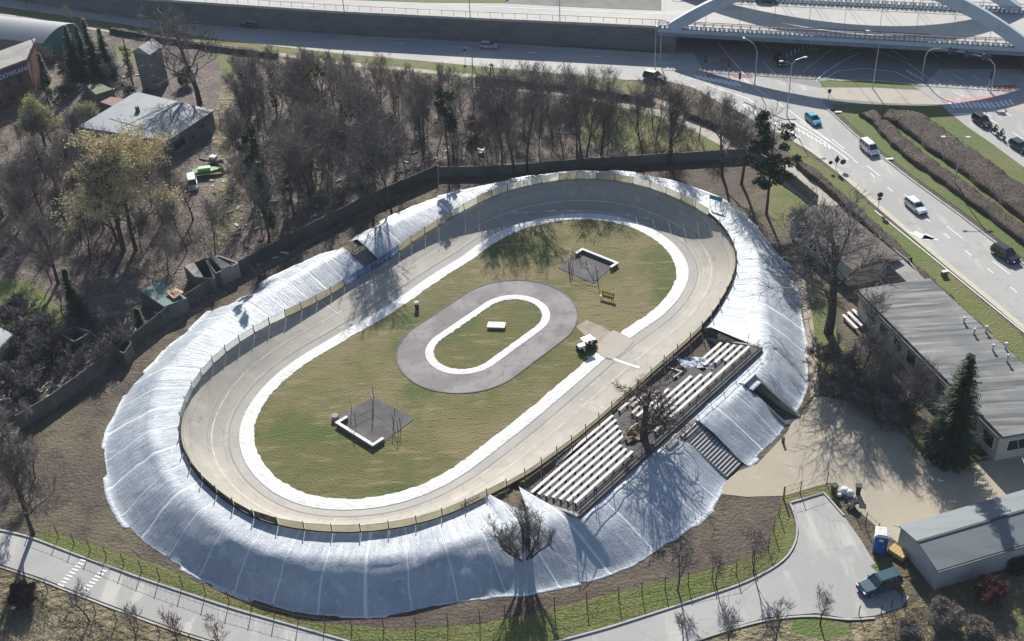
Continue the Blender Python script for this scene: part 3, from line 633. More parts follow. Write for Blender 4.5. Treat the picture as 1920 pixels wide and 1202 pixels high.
def cage(pts, h, label, extra=()):
    b = [gp(x, y) for x, y in pts]; t = empty('workout_frame', b[0], 0, label, 'exercise frame'); o0 = b[0]
    for p in b: MB().tube([p-o0, p-o0+Vector((0, 0, h*.88))], .035, 6).build('post', MT['steel_d'], t)
    m = MB()
    for i in range(len(b)-1):
        for z in (h*.88-.05, h*.5): m.beam(b[i]-o0+Vector((0, 0, z)), b[i+1]-o0+Vector((0, 0, z)), .03, .03)
    for p, q, z0, z1 in extra: m.tube([gp(*p)-o0+Vector((0, 0, z0)), gp(*q)-o0+Vector((0, 0, z1))], .035, 5)
    m.build('cross_bar', MT['steel_d'], t)
cage([(701,775),(701,748),(660,770),(668,800)], 2.3, 'tall dark steel frame with cross bars at the far corner of the nearest square', [((701,778),(738,805),.05,.05),((701,775),(668,796),.05,.05)])
cage([(738,800),(747,812),(752,806)], 1.9, 'dark steel A-shaped frame at the right corner of the nearest square', [((738,803),(744,790),0,1.7)])
cage([(1066,505),(1072,485),(1070,500)], 2.0, 'dark steel frame on the left side of the farthest square')
cage([(1118,515),(1121,528),(1068,512),(1118,515)], 1.9, 'wide dark steel frame across the middle of the farthest square')
cage([(1088,490),(1100,497),(1112,520)], 1.0, 'low dark bars in the middle of the farthest square')
m = MB(); p = gp(629, 786); m.tube([p, p+Vector((0, 0, .55))], .38, 14); tag(m.build('table_drum', MT['concrete']), 'round pale drum beside the left end of the nearest white bench', 'drum')
# white slab in the small oval
p = gp(931, 613); t = empty('stone_slab', p, radians(-9), 'low pale concrete block in the middle of the small oval', 'block')
MB().box((0, 0, .28), (2.05, 1.1, .10)).build('slab_top', MT['strip'], t, bevel=.015); MB().box((0, 0, .12), (1.8, .95, .22)).build('plinth', MT['concrete'], t)
# orange bench
MT['orange'] = mat('orange_wood', (.50, .25, .055), [(3, (.36, .17, .04), .5, .7)], rough=.6)
p = gp(1138, 562); t = empty('park_bench', p, radians(-32), 'orange wooden bench standing alone on the grass by the farthest square', 'bench')
for i in range(3): MB().box((0, -.22+i*.17, .45), (1.7, .13, .04)).build('seat_slat', MT['orange'], t)
for i in range(3): MB().box((0, .30+.03*i, .58+.15*i), (1.7, .035, .12)).build('back_slat', MT['orange'], t)
for x in (-.7, .7):
    MB().tube([(x, -.22, 0), (x, -.2, .42), (x, .22, .42), (x, .38, .95)], .03, 5).build('leg', MT['rust'], t); MB().tube([(x, .2, .42), (x, .3, 0)], .03, 5).build('leg', MT['rust'], t)
# litter bin
p = gp(782, 579); t = empty('litter_bin', p, 0, 'small dark bin with a white lid on the grass inside the far straight', 'bin')
MB().tube([(0, 0, 0), (0, 0, .75)], [.22, .27], 12).build('drum', MT['steel_d'], t); MB().tube([(0, 0, .75), (0, 0, .95), (0, 0, 1.02)], [.30, .28, .1], 12).build('lid', MT['strip'], t)
# ================================================================ VEHICLES
def paint(name, c, rough=.3): return mat(name, c, rough=rough, spec=.6, metal=.1)
MT['glass'] = mat('dark_glass', (.02, .03, .035), rough=.1, spec=.8)
MT['tyre'] = mat('tyre_rubber', (.02, .02, .02), rough=.9)
MT['alloy'] = mat('alloy_rim', (.45, .45, .46), rough=.35, metal=.7)
MT['trim'] = mat('black_trim', (.03, .03, .032), rough=.7)
MT['lamp_w'] = mat('clear_lamp', (.8, .82, .85), rough=.2, spec=.8)
MT['lamp_r'] = mat('red_lamp', (.45, .02, .02), rough=.3, spec=.6)
def loft(secs, mb, cap=True):
    """secs: list of closed rings (same count)"""
    n = len(secs[0]); vs = [p for s in secs for p in s]; fs = [(i*n+j, i*n+(j+1) % n, (i+1)*n+(j+1) % n, (i+1)*n+j) for i in range(len(secs)-1) for j in range(n)]
    if cap: fs += [tuple(range(n))[::-1], tuple(range((len(secs)-1)*n, len(secs)*n))]
    return mb.add(vs, fs)
SHAPES = {  # length, width, height, belt, [x stations of the body with top height], cabin: x rear-low, rear-top, front-top, front-low
 'suv':  dict(L=4.7, W=1.86, H=1.70, belt=1.02, top=[(-2.35,.62),(-2.28,.98),(-1.9,1.04),(0.9,1.04),(1.15,1.0),(2.1,.88),(2.3,.70),(2.35,.5)], cab=(-2.2,-1.95,.35,1.05), wr=.36),
 'hatch':dict(L=4.1, W=1.74, H=1.46, belt=.92, top=[(-2.05,.55),(-2.0,.86),(-1.6,.93),(0.8,.93),(1.05,.88),(1.8,.74),(2.0,.58),(2.05,.42)], cab=(-1.95,-1.55,.25,1.0), wr=.32),
 'estate':dict(L=4.6, W=1.78, H=1.47, belt=.93, top=[(-2.3,.55),(-2.25,.88),(-1.8,.94),(0.85,.94),(1.1,.9),(2.05,.76),(2.26,.6),(2.3,.42)], cab=(-2.18,-1.85,.3,1.05), wr=.32),
 'van':  dict(L=4.5, W=1.80, H=1.82, belt=1.08, top=[(-2.25,.6),(-2.22,1.05),(-1.9,1.1),(1.15,1.1),(1.35,1.05),(2.05,.86),(2.2,.68),(2.25,.5)], cab=(-2.2,-2.1,.75,1.45), wr=.33),
}
def make_car(kind, name, pm, label, roof=None, group=None):
    S = SHAPES[kind]; t = empty(name, label=label, cat='car', group=group); W = S['W']/2; mb = MB(); secs = []
    for i, (x, zt) in enumerate(S['top']):
        e = abs(x)/(S['L']/2); w = W*(1-.16*max(0, e-.78)/.22); zb = .22+.10*max(0, e-.85)/.15
        secs.append([(x, -w*.90, zb), (x, -w, zb+.12), (x, -w, zt*.72), (x, -w*.93, zt-.03), (x, -w*.82, zt+.01), (x, w*.82, zt+.01), (x, w*.93, zt-.03), (x, w, zt*.72), (x, w, zb+.12), (x, w*.90, zb)][::-1])
    loft(secs, mb); body = mb.build('body', pm, t, smooth=False, bevel=.03)
    rl, rt_, ft, fl = S['cab']; b, H = S['belt']-.02, S['H']; wb, wt = W*.90, W*.74
    mb = MB(); lo = [(rl, -wb, b), (fl, -wb*.93, b-.03), (fl, wb*.93, b-.03), (rl, wb, b)]; hi = [(rt_, -wt, H-.07), (ft, -wt*.95, H-.07), (ft, wt*.95, H-.07), (rt_, wt, H-.07)]
    loft([lo, hi], mb); mb.build('window', MT['glass'], t, bevel=.03)
    mb = MB(); k = .05
    lo = [(rt_-k, -wt-.02, H-.09), (ft+k, -wt*.95-.02, H-.09), (ft+k, wt*.95+.02, H-.09), (rt_-k, wt+.02, H-.09)]; hi = [(rt_+.12, -wt+.12, H), (ft-.16, -wt+.14, H), (ft-.16, wt-.14, H), (rt_+.12, wt-.12, H)]
    loft([lo, hi], mb)
    for s in (-1, 1):       # pillars
        for xl, xh in ((rl, rt_), (fl, ft)): mb.beam((xl, s*wb*.955, b), (xh, s*wt*.99, H-.08), .06, .09)
        xm = (rl+fl)/2-.1; mb.beam((xm, s*wb*.985, b), (xm, s*wt*1.0, H-.08), .05, .09)
        if kind != 'hatch': xm2 = rl+(fl-rl)*.27; mb.beam((xm2, s*wb*.99, b), (xm2, s*wt*1.0, H-.08), .05, .10)
    mb.build('roof', roof or pm, t)
    wx = S['L']/2*.62
    for x in (-wx, wx*1.02):
        for s in (-1, 1):
            wh = MB().tube([(x, s*(W-.21), S['wr']), (x, s*(W+.005), S['wr'])], S['wr'], 14).build('wheel', MT['tyre'], t)
            MB().tube([(x, s*(W+.0), S['wr']), (x, s*(W+.02), S['wr'])], S['wr']*.62, 10).build('rim', MT['alloy'], wh)
    f, r_ = S['L']/2, -S['L']/2
    for s in (-1, 1):
        MB().box((f-.10, s*W*.66, S['top'][-2][1]-.0), (.22, .32, .13)).build('headlight', MT['lamp_w'], t, bevel=.02)
        MB().box((r_+.05, s*W*.74, S['top'][1][1]-.12), (.12, .2, .2)).build('tail_light', MT['lamp_r'], t)
        MB().box((fl-.28, s*(W+.04), b+.06), (.13, .16, .12)).build('mirror', MT['trim'], t)
    MB().box((f-.02, 0, .38), (.12, W*1.5, .22)).build('bumper', MT['trim'], t, bevel=.02)
    MB().box((r_+.03, 0, .42), (.12, W*1.5, .22)).build('bumper', MT['trim'], t, bevel=.02)
    return t
def put_car(kind, name, pm, px, ahead, label, z=0, roof=None, sc=1):
    """px: centre pixel, ahead: a pixel the nose points at"""
    t = make_car(kind, name, pm, label, roof); c = gp(*px, z); d = gp(*ahead, z)-c
    t.location = c; t.rotation_euler = (0, 0, atan2(d.y, d.x)); t.scale = (sc*.80,)*3; return t
# ================================================================ GROUND AND ROADS
def area(name, pts, z, m, w_=False):
    q = [Vector((p.x, p.y, z)) for p in (pts if w_ else P2(pts))]; n = len(q)
    A = sum(q[i].x*q[(i+1) % n].y-q[(i+1) % n].x*q[i].y for i in range(n))
    if A < 0: q = q[::-1]
    return tag(MB().add(q, [tuple(range(n))]).build(name, m), kind='structure')
def offset_path(pts, d):
    out = []
    for i, p in enumerate(pts):
        t = (pts[min(i+1, len(pts)-1)]-pts[max(i-1, 0)]); t.z = 0; t.normalize(); out.append(p+Vector((-t.y, t.x, 0))*d)
    return out
def dense(pts, step=1.0, smooth=0):
    out = []
    for a, b in zip(pts, pts[1:]):
        n = max(1, int((b-a).length/step)); out += [a.lerp(b, i/n) for i in range(n)]
    out.append(pts[-1])
    for _ in range(smooth): out = [out[0]]+[(out[i-1]+out[i]*2+out[i+1])/4 for i in range(1, len(out)-1)]+[out[-1]]
    return out
def band(name, pts, wd, z, m, h=0, smooth=6, w_=False, kind='structure', side=0, build=True, mb=None):
    """a strip along a pixel path; side 0 centred, +1 left of it, -1 right of it; h > 0 makes it a raised kerb"""
    p = dense(pts if w_ else P2(pts), .8, smooth); o0 = (0 if side else -wd/2)*1; a = offset_path(p, -wd/2 if not side else (0 if side > 0 else -wd)); b = offset_path(p, wd/2 if not side else (wd if side > 0 else 0))
    mb = mb or MB()
    if h:
        z0, z1 = z, z+h; cols = [[Vector((x.x, x.y, z0)), Vector((x.x, x.y, z1)), Vector((y.x, y.y, z1)), Vector((y.x, y.y, z0))] for x, y in zip(b, a)]
        vs = [q for c in cols for q in c]; fs = [(i*4+j, (i+1)*4+j, (i+1)*4+j+1, i*4+j+1) for i in range(len(cols)-1) for j in range(3)]; fs += [(0, 1, 2, 3), tuple(4*(len(cols)-1)+j for j in (3, 2, 1, 0))]
        mb.add(vs, fs)
    else:
        vs = [Vector((q.x, q.y, z)) for x, y in zip(a, b) for q in (x, y)]; mb.add(vs, [(2*i, 2*i+2, 2*i+3, 2*i+1) for i in range(len(a)-1)])
    return tag(mb.build(name, m), kind=kind) if build else mb
marks = MB()
def dashes(p0, p1, on, off, wd=.14, z=.062, mb=None, zp=0):
    mb = mb or marks; a, b = gp(*p0, zp), gp(*p1, zp); L = (b-a).length; d = (b-a)/L; n = Vector((-d.y, d.x, 0))*wd/2; s = 0
    while s < L-.05:
        e = min(L, s+on); p, q = a+d*s, a+d*e
        for v in (p, q): v.z = z+zp
        mb.add([p-n, q-n, q+n, p+n], [(0, 1, 2, 3)]); s += on+off
def lineto(pts, wd=.14, z=.062, mb=None):
    for a, b in zip(pts, pts[1:]): dashes(a, b, 1e9, 1, wd, z, mb)

area('ground', [Vector(p) for p in ((-900, -200, 0), (900, -200, 0), (900, 1500, 0), (-900, 1500, 0))], 0, MT['soil'], True)
area('woodland_floor', [(-300,560),(-60,480),(60,740),(180,730),(330,610),(560,470),(820,330),(1100,300),(1400,285),(1330,250),(1250,215),(1060,175),(890,165),(640,130),(430,95),(300,75),(200,60),(60,60),(-300,60)], .010, MT['litter'])
area('lawn', [(1195,255),(1262,215),(1330,252),(1400,300),(1352,283),(1290,283),(1190,292)], .02, MT['grass'])
area('lawn', [(985,150),(1170,185),(1235,222),(1190,280),(1090,262),(1040,180)], .018, MT['grass'])
area('lawn', [(-100,530),(0,520),(60,530),(130,590),(110,640),(60,690),(-100,720)], .02, MT['grass'])
area('lawn', [(400,80),(450,95),(445,140),(420,150)], .018, MT['grass_g'])
area('lawn', [(210,85),(270,92),(262,118),(222,112)], .018, MT['grass_g'])
area('dirt_path', [(415,160),(445,150),(440,300),(455,420),(430,470),(395,460),(405,330),(395,250)], .022, MT['dry_grass'])
area('bare_yard', [(540,360),(660,352),(650,400),(520,420)], .020, MT['litter'])
# verge beside the service road
UP = [(-260,-60),(0,-22),(133,0),(400,36),(640,63),(907,79),(1257,101)]
LO = [(-260,-35),(0,12),(283,53),(417,75),(633,100),(873,122),(1057,139),(1180,150)]
area('verge', [(-260,-36)]+LO[1:]+[(1230,165),(1330,215),(1330,262),(1280,222),(1060,176),(890,163),(633,132),(400,98),(310,76),(200,60),(42,36),(-260,15)], .026, MT['dry_grass'])
area('verge', [(0,14),(283,55),(417,77),(633,102),(873,124),(1057,141),(1200,158),(1290,205),(1380,250),(1380,240),(1330,212),(1205,172),(1057,158),(890,142),(633,116),(400,88),(310,70),(200,52),(0,30)], .030, MT['grass'])
area('service_road', UP+[(1300,100),(1330,150),(1230,152),(1180,150)]+LO[::-1][1:], .034, MT['asphalt_w'])
band('footpath', [(-200,10),(42,33),(200,57),(310,72),(633,118),(890,143),(1057,160),(1210,181),(1275,205)], 1.3, .036, MT['paving'])
band('footpath', [(890,160),(1060,175),(1180,198),(1280,224),(1340,258),(1400,292),(1450,312),(1500,345),(1560,388)], 2.0, .040, MT['paving'])
band('footpath', [(1455,312),(1500,345),(1560,388)], 4.2, .044, MT['paving'], smooth=2)
# junction, diagonal road
RL = [(1250,152),(1300,165),(1345,190),(1400,218),(1430,238),(1466,253),(1522,286),(1574,327),(1647,392),(1692,430),(1780,505),(1850,562),(1930,630),(2060,745)]
RR = [(2060,610),(1920,497),(1791,398),(1707,337),(1618,267),(1543,198)]
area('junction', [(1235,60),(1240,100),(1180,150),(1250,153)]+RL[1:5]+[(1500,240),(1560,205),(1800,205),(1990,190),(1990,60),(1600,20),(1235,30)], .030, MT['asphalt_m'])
area('road', RL+RR+[(1541,166),(1400,140),(1330,150)], .045, MT['asphalt'])
area('road', [(1765,196),(1990,180),(2100,330),(2100,520),(1990,300),(1920,320),(1860,268),(1800,222)], .042, MT['asphalt'])
area('road', [(1765,196),(1724,170),(1760,130),(2050,130),(2100,240),(2050,400),(1920,322),(1780,212)], .046, MT['asphalt'])
area('pavement', [(1905,186),(1925,168),(2100,230),(2100,330),(1960,240),(1880,196)], .05, MT['paving'])
area('pavement', [(1541,166),(1640,165),(1724,171),(1745,185),(1768,197),(1653,194),(1541,184)], .055, MT['paving'])
area('verge', [(1537,151),(1620,150),(1700,155),(1722,168),(1640,164),(1541,163)], .05, MT['grass'])
# green median with the hedges
area('median_grass', [(1556,196),(1653,196),(1768,200),(1790,222),(1860,270),(1925,318),(2060,420),(2060,600),(1925,490),(1800,393),(1715,333),(1628,264)], .05, MT['grass_g'])
area('verge', [(1470,262),(1520,292),(1572,333),(1645,398),(1690,436),(1778,512),(1850,572),(1930,642),(2060,760),(2060,820),(1930,700),(1745,525),(1690,480),(1575,385),(1500,318),(1478,285)], .036, MT['grass'])
area('verge', [(1440,290),(1478,283),(1500,318),(1545,365),(1510,345),(1470,315)], .04, MT['soil'])
area('lawn', [(1440,330),(1475,345),(1540,395),(1480,400),(1470,430),(1440,400)], .03, MT['grass'])
area('lawn', [(1530,520),(1560,560),(1570,640),(1640,700),(1760,830),(1700,850),(1590,750),(1540,700),(1515,600)], .014, MT['grass'])
band('footpath', [(1495,480),(1505,545),(1518,610),(1524,680),(1528,745)], .9, .03, MT['bare'])
# gravel yard and its edges
area('gravel_yard', [(1338,925),(1357,905),(1384,884),(1420,870),(1475,812),(1488,785),(1512,775),(1526,742),(1570,748),(1620,755),(1680,800),(1740,862),(1790,868),(1835,858),(1870,850),(2060,790),(2060,960),(1920,930),(1800,975),(1690,1000),(1705,1035),(1640,985),(1600,950),(1556,905),(1470,930),(1400,932)], .030, MT['gravel'])
area('grass_patch', [(1806,868),(1818,838),(1826,850),(1858,862),(1838,866),(1815,874)], .036, MT['grass'])
# cul-de-sac and the lower road
LRU = [(-300,900),(-60,985),(0,995),(50,1005),(140,1040),(256,1082),(430,1140),(640,1200),(760,1235),(900,1245),(1040,1205),(1135,1180),(1290,1130),(1400,1093),(1470,1055),(1490,1030),(1498,1000),(1494,970),(1480,943)]
area('lower_road', LRU+[(1545,926),(1578,962),(1612,1010),(1660,1088),(1705,1120),(1690,1140),(1640,1155),(1590,1160),(1530,1150),(1440,1158),(1360,1180),(1270,1215),(1200,1240),(1000,1290),(700,1290),(440,1215),(330,1180),(200,1132),(80,1085),(0,1058),(-300,960)], .04, MT['asphalt'])
band('road_kerb', LRU[2:], .16, .03, MT['kerb'], .13, 4)
band('road_kerb', [(1480,944),(1512,935),(1545,925)], .16, .03, MT['kerb'], .13, 0)
band('road_kerb', [(1545,926),(1562,945),(1582,968)], .16, .03, MT['kerb'], .13, 0)
band('road_kerb', [(0,1063),(80,1090),(200,1137),(330,1185),(450,1222)], .16, .03, MT['kerb'], .06, 3)
band('road_kerb', [(1240,1225),(1360,1184),(1440,1162),(1530,1154),(1590,1166),(1640,1160)], .16, .03, MT['kerb'], .10, 3)
area('verge', [(50,1001),(140,1036),(256,1078),(430,1136),(640,1196),(760,1230),(900,1240),(1040,1200),(1135,1176),(1290,1125),(1395,1089),(1462,1052),(1484,1028),(1492,1000),(1488,972),(1474,946),(1500,934),(1543,922),(1600,975),(1590,960),(1548,908),(1465,932),(1440,1030),(1400,1050),(1290,1080),(1160,1110),(1040,1140),(900,1170),(740,1180),(560,1165),(420,1115),(300,1060),(200,1030),(110,1000)], .022, MT['grass'])
area('verge', [(-300,968),(0,1066),(80,1094),(200,1141),(330,1189),(450,1226),(450,1300),(-300,1300)], .02, MT['dry_grass'])
area('verge', [(1240,1228),(1360,1187),(1440,1165),(1530,1157),(1590,1169),(1640,1163),(1700,1140),(1760,1100),(2060,1040),(2060,1300),(1200,1300)], .02, MT['dry_grass'])
area('verge', [(1490,1160),(1535,1158),(1590,1170),(1600,1190),(1540,1200),(1480,1185)], .025, MT['grass_g'])
area('verge', [(1880,1140),(1925,1105),(2060,1080),(2060,1202),(1900,1190)], .025, MT['grass_g'])
area('verge', [(1632,1062),(1660,1045),(1700,1090),(1690,1120),(1668,1095)], .046, MT['grass'])
# ---- markings
def polym(pts, z=.062): q = [gp(x, y) for x, y in pts]; marks.add([Vector((p.x, p.y, z)) for p in q], [tuple(range(len(q)))])
dashes((1500,228),(1555,266),2,0); 
lineto([(1322,158),(1400,185),(1452,218)], .16); lineto([(1362,158),(1395,170)], .14)
lineto([(1395,150),(1420,168),(1480,208),(1560,268),(1600,298)], .13)
lineto([(1480,225),(1540,262),(1590,300)], .16)
dashes((1600,300),(1920,560),1.2,3.0,.13); dashes((1560,262),(1900,520),3.2,5.5,.13)
dashes((1640,395),(1940,640),1e9,1,.13)
polym([(1694,433),(1712,438),(1716,434),(1755,449),(1740,451),(1725,447),(1715,441)])
polym([(1735,438),(1762,452),(1728,448)])
for i in range(11): x = 1392+i*9.5; y = 197+i*5.4; polym([(x, y), (x+5, y-1), (x+14, y+8), (x+9, y+9)])
for i in range(9): x = 1487+i*8; y = 237+i*4.6; polym([(x, y), (x+2.5, y-.6), (x+7, y+6), (x+4.5, y+6.6)])
for i in range(14):                                                              # zebra by the signals
    x = 1778+i*8.6; y = 193+ (0 if i < 9 else -(i-9)*1.4); polym([(x, y), (x+4.2, y-.6), (x+13, y+9.5), (x+8, y+10)])
for i in range(9): x = 1300+i*9.5; polym([(x, 141+i*1.6), (x+5, 141.5+i*1.6), (x+16, 149+i*1.8), (x+10, 149+i*1.8)])
lineto([(1790,215),(1850,213)], .35); dashes((1852,222),(1930,268),2.2,3.0,.14); dashes((1878,208),(1935,240),2.2,3,.14); dashes((1835,205),(1870,226),3,1,.14)
dashes((1750,150),(1830,196),2.4,2.2,.13); dashes((1787,140),(1850,178),2.4,2.2,.13); dashes((1822,142),(1890,180),2.4,2.2,.13)
for i in range(10): x = 1452+i*7.4; y = 113-i*3.4; polym([(x, y+6), (x+2.6, y+4.5), (x+3.2, y-4), (x+.8, y-3)])
for i in range(5): x = 1518+i*4; polym([(x, 84+i*2), (x+1.8, 84.5+i*2), (x+2.4, 95), (x+.4, 95)])
lineto([(1530,152),(1548,135),(1580,115),(1612,100)], .16); lineto([(1545,150),(1570,134),(1620,128),(1680,136),(1712,152),(1735,160)], .15)
lineto([(1586,96),(1620,86),(1700,118),(1742,148)], .12); lineto([(1535,151),(1630,151),(1740,160)], .14)
dashes((1345,80),(1395,140),1e9,1,.12); dashes((1420,75),(1443,92),1e9,1,.12); lineto([(1432,118),(1455,142)], .12); dashes((1505,135),(1570,85),1e9,1,.10)
dashes((1660,85),(1700,112),1e9,1,.12); dashes((1728,85),(1760,108),1e9,1,.12)
for i in range(8): dashes((1700+i*4.2,131+i*2.4),(1701+i*4.2,136+i*2.4),1e9,1,.16)
for x, y in ((752,81),(876,90),(998,99),(1120,106),(1242,118)): dashes((x-9,y),(x+8,y+1),1e9,1,.22, mb=marks)
lineto([(640,68),(907,83),(1257,105)], .10)
for i in range(9):                                                              # raised crossing on the lower road
    t = i/8; x, y = 160-t*42, 1050+t*46; polym([(x-8, y-1), (x+3, y+2.5), (x+1.5, y+5), (x-9.5, y+1.4)])
    x, y = 203-t*42, 1063+t*46; polym([(x-8, y-1), (x+3, y+2.5), (x+1.5, y+5), (x-9.5, y+1.4)])
tag(marks.build('road_markings', MT['white']), kind='structure')
area('cycle_lane', [(1350,110),(1372,110),(1378,122),(1356,122)], .060, MT['red_lane'])
area('cycle_lane', [(1372,140),(1410,141),(1412,147),(1376,146)], .064, MT['red_lane'])
area('cycle_lane', [(1762,186),(1880,176),(1858,190),(1770,193)], .064, mat('faded_red_lane', (.46, .27, .25), [(1.2, (.5, .42, .40), .45, .65)]))
area('cycle_lane', [(1862,162),(1905,160),(1900,171),(1862,171)], .064, MT['red_lane'])
band('road_kerb', [(x, y) for x, y in RR[::-1]], .22, .04, MT['kerb'], .12, 0)
band('gutter_strip', [(1466,253),(1522,286),(1574,327),(1647,392),(1692,430),(1780,505),(1850,562),(1930,630)], .7, .050, mat('cream_gutter', (.50, .47, .37), [(2, (.44, .42, .34), .45, .65)]), side=1)
band('road_kerb', [(1395,192),(1425,205),(1460,221),(1478,228),(1493,224)], .12, .045, MT['conc_d'], .07, 2)

# ================================================================ HIGHWAY ON ITS WALL, BRIDGE
ZH = 4.0
def P4(pts, z=ZH): return [gp(x, y, z) for x, y in pts]
WT = [(-500,-100),(0,-38),(133,-18),(270,0),(400,9),(640,25),(907,38),(1050,44),(1240,53)]
m = MB(); wl = P4(WT); far = [Vector((p.x+18, p.y+90, ZH)) for p in wl]
vs = [v for p, q in zip(wl, far) for v in (p, q)]; m.add(vs, [(2*i, 2*i+2, 2*i+3, 2*i+1) for i in range(len(wl)-1)])
tag(m.build('highway', MT['asphalt_w']), kind='structure')
m = MB()
for a, b in zip(wl, wl[1:]): m.beam(a+Vector((0, .15, -ZH/2-.02)), b+Vector((0, .15, -ZH/2-.02)), .3, ZH)
rw = empty('retaining_wall', wl[5], 0, 'long dark grey retaining wall holding up the raised highway', 'wall'); off = -Vector(rw.location)
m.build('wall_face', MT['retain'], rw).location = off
m = MB()
for a, b in zip(wl, wl[1:]): m.beam(a+Vector((0, .1, .20)), b+Vector((0, .1, .20)), .45, .42)
m.build('parapet', MT['kerb'], rw).location = off
MT['rail_r'] = mat('pinkish_rail', (.40, .26, .24), rough=.6)
def railing(label, pts, z0, h, sp, mt, mt2=None, posts=True, name='guard_rail'):
    p = [gp(x, y, z0) for x, y in pts]; t = empty(name, p[0], 0, label, 'railing'); off = -Vector(t.location)
    m = MB()
    for a, b in zip(p, p[1:]): m.beam(a+Vector((0, 0, h)), b+Vector((0, 0, h)), .1, .1)
    m.build('top_rail', mt, t).location = off
    q = []; acc = 0
    for a, b in zip(p, p[1:]):
        L = (b-a).length; s = -acc % sp if acc else 0
        while s < L: q.append(a+(b-a)*s/L); s += sp
        acc = (acc+L) % sp
    m = MB()
    for v in q: m.box(v+Vector((0, 0, h/2)), (.07, .07, h))
    o = m.build('post', mt, t); o.location = off; o['kind'] = 'stuff' if len(q) > 100 else 'thing'
    if mt2:
        m = MB()
        for a, b in zip(p, p[1:]): m.beam(a+Vector((0, 0, .15)), b+Vector((0, 0, .15)), .35, .3)
        m.build('kerb_block', mt2, t).location = off
    return t
railing('thin pinkish guard rail just behind the parapet of the retaining wall', [(270,-6),(400,3),(640,19),(907,32),(1050,38),(1240,47)], ZH, .9, 2.2, MT['rail_r'])
area('highway_grass', [gp(*p, ZH) for p in ((480,-40),(1000,-26),(945,6),(800,5),(600,-2),(480,-8))], ZH+.03, MT['grass'], True)
area('highway_grass', [gp(*p, ZH) for p in ((945,6),(960,-10),(1240,-4),(1240,20),(1090,14))], ZH+.03, MT['conc_d'], True)
m = MB(); dashes((560,10),(907,24),3,5,.15,.03,m,ZH); dashes((907,12),(1240,27),1e9,1,.15,.03,m,ZH); tag(m.build('highway_markings', MT['white']), kind='structure')
MT['bridge'] = mat('bridge_steel_blue', (.42, .50, .56), [(.4, (.36, .44, .50), .45, .65)], rough=.45, spec=.5)
MT['bridge_d'] = mat('bridge_girder', (.20, .26, .31), [(.4, (.15, .20, .25), .45, .65, (1, 1, 4))], rough=.6)
br = empty('arch_bridge', gp(1255, 58, ZH), 0, 'pale blue road bridge with two pairs of leaning arches over the junction', 'bridge'); off = -Vector(br.location)
A_, B_ = gp(1240, 54, ZH), gp(1945, 92, ZH); A_.z = B_.z = 0; ud = (B_-A_).normalized(); nd = Vector((-ud.y, ud.x, 0)); B_ = B_+ud*9; A_ = A_-ud*.6
LB = (B_-A_).length
def bp(t, n, z): return A_+ud*(t*LB)+nd*n+Vector((0, 0, z))
def bslab(mb, n0, n1, z0, z1, t0=0, t1=1): 
    c = [bp(t0, n0, 0), bp(t1, n0, 0), bp(t1, n1, 0), bp(t0, n1, 0)]; mb.prism([(p.x, p.y) for p in c], z0, z1)
m = MB(); bslab(m, .35, 14.6, ZH-.45, ZH-.02); bslab(m, 16.4, 46, ZH-.45, ZH-.02); o = m.build('deck', MT['asphalt_w'], br); o.location = off
for n0, n1 in ((0, .35), (14.6, 14.9), (16.1, 16.4)):
    m = MB(); bslab(m, n0, n1, ZH-1.25, ZH+.12); m.build('girder', MT['bridge_d'], br).location = off
m = MB(); bslab(m, -.12, 0, ZH-.55, ZH+.02); m.build('edge_beam', MT['bridge'], br).location = off
m = MB(); bslab(m, .35, 1.5, ZH-.02, ZH+.10); m.build('walkway', MT['kerb'], br).location = off
for n_, h_ in ((.25, 1.1), (1.6, .8), (14.7, 1.1), (16.2, 1.1), (24.5, .8), (25.6, .8)):
    m = MB(); m.beam(bp(0, n_, ZH+h_), bp(1, n_, ZH+h_), .10, .08); m.beam(bp(0, n_, ZH+h_*.5), bp(1, n_, ZH+h_*.5), .05, .05)
    k = int(LB/1.5)
    for i in range(k+1): m.box(bp(i/k, n_, ZH+h_/2), (.09, .09, h_), atan2(ud.y, ud.x))
    m.build('hand_railing', MT['bridge_d'] if n_ not in (1.6, 24.5, 25.6) else MT['rust'], br).location = off
    if n_ in (.25, 14.7, 16.2, 24.5):
        m = MB(); k = int(LB/.75)
        for i in range(k): m.box(bp((i+.5)/k, n_+.03, ZH+.35), (.42, .04, .5), atan2(ud.y, ud.x))
        o = m.build('infill_panel', MT['strip'], br); o.location = off; o['kind'] = 'stuff'
def arch(n0, t0, t1, rise, lean, wd, dp):
    m = MB(); N = 30; secs = []
    for i in range(N+1):
        t = i/N; z = ZH+.2+4*rise*t*(1-t); zz = 4*rise*t*(1-t); tt = t0+(t1-t0)*t
        sl = 4*rise*(1-2*t)/((t1-t0)*LB); tn = Vector((ud.x, ud.y, sl)).normalized(); up = nd.cross(tn)*-1; up = up if up.z > 0 else -up
        c = bp(tt, n0+zz*lean, z); secs.append([c-nd*wd/2-up*dp/2, c+nd*wd/2-up*dp/2, c+nd*wd/2+up*dp/2, c-nd*wd/2+up*dp/2])
    loft_(secs, m); m.build('arch', MT['bridge'], br).location = off
    for i in range(3, N-2, 3):
        t = i/N; zz = 4*rise*t*(1-t); tt = t0+(t1-t0)*t; m = MB(); m.tube([bp(tt, n0+.1, ZH), bp(tt, n0+zz*lean, ZH+.2+zz)], .035, 5); m.build('hanger', MT['bridge_d'], br).location = off
def loft_(secs, mb):
    n = len(secs[0]); vs = [p for s in secs for p in s]; fs = [(i*n+j, i*n+(j+1) % n, (i+1)*n+(j+1) % n, (i+1)*n+j) for i in range(len(secs)-1) for j in range(n)]
    fs += [tuple(range(n))[::-1], tuple(range((len(secs)-1)*n, len(secs)*n))]; mb.add(vs, fs)
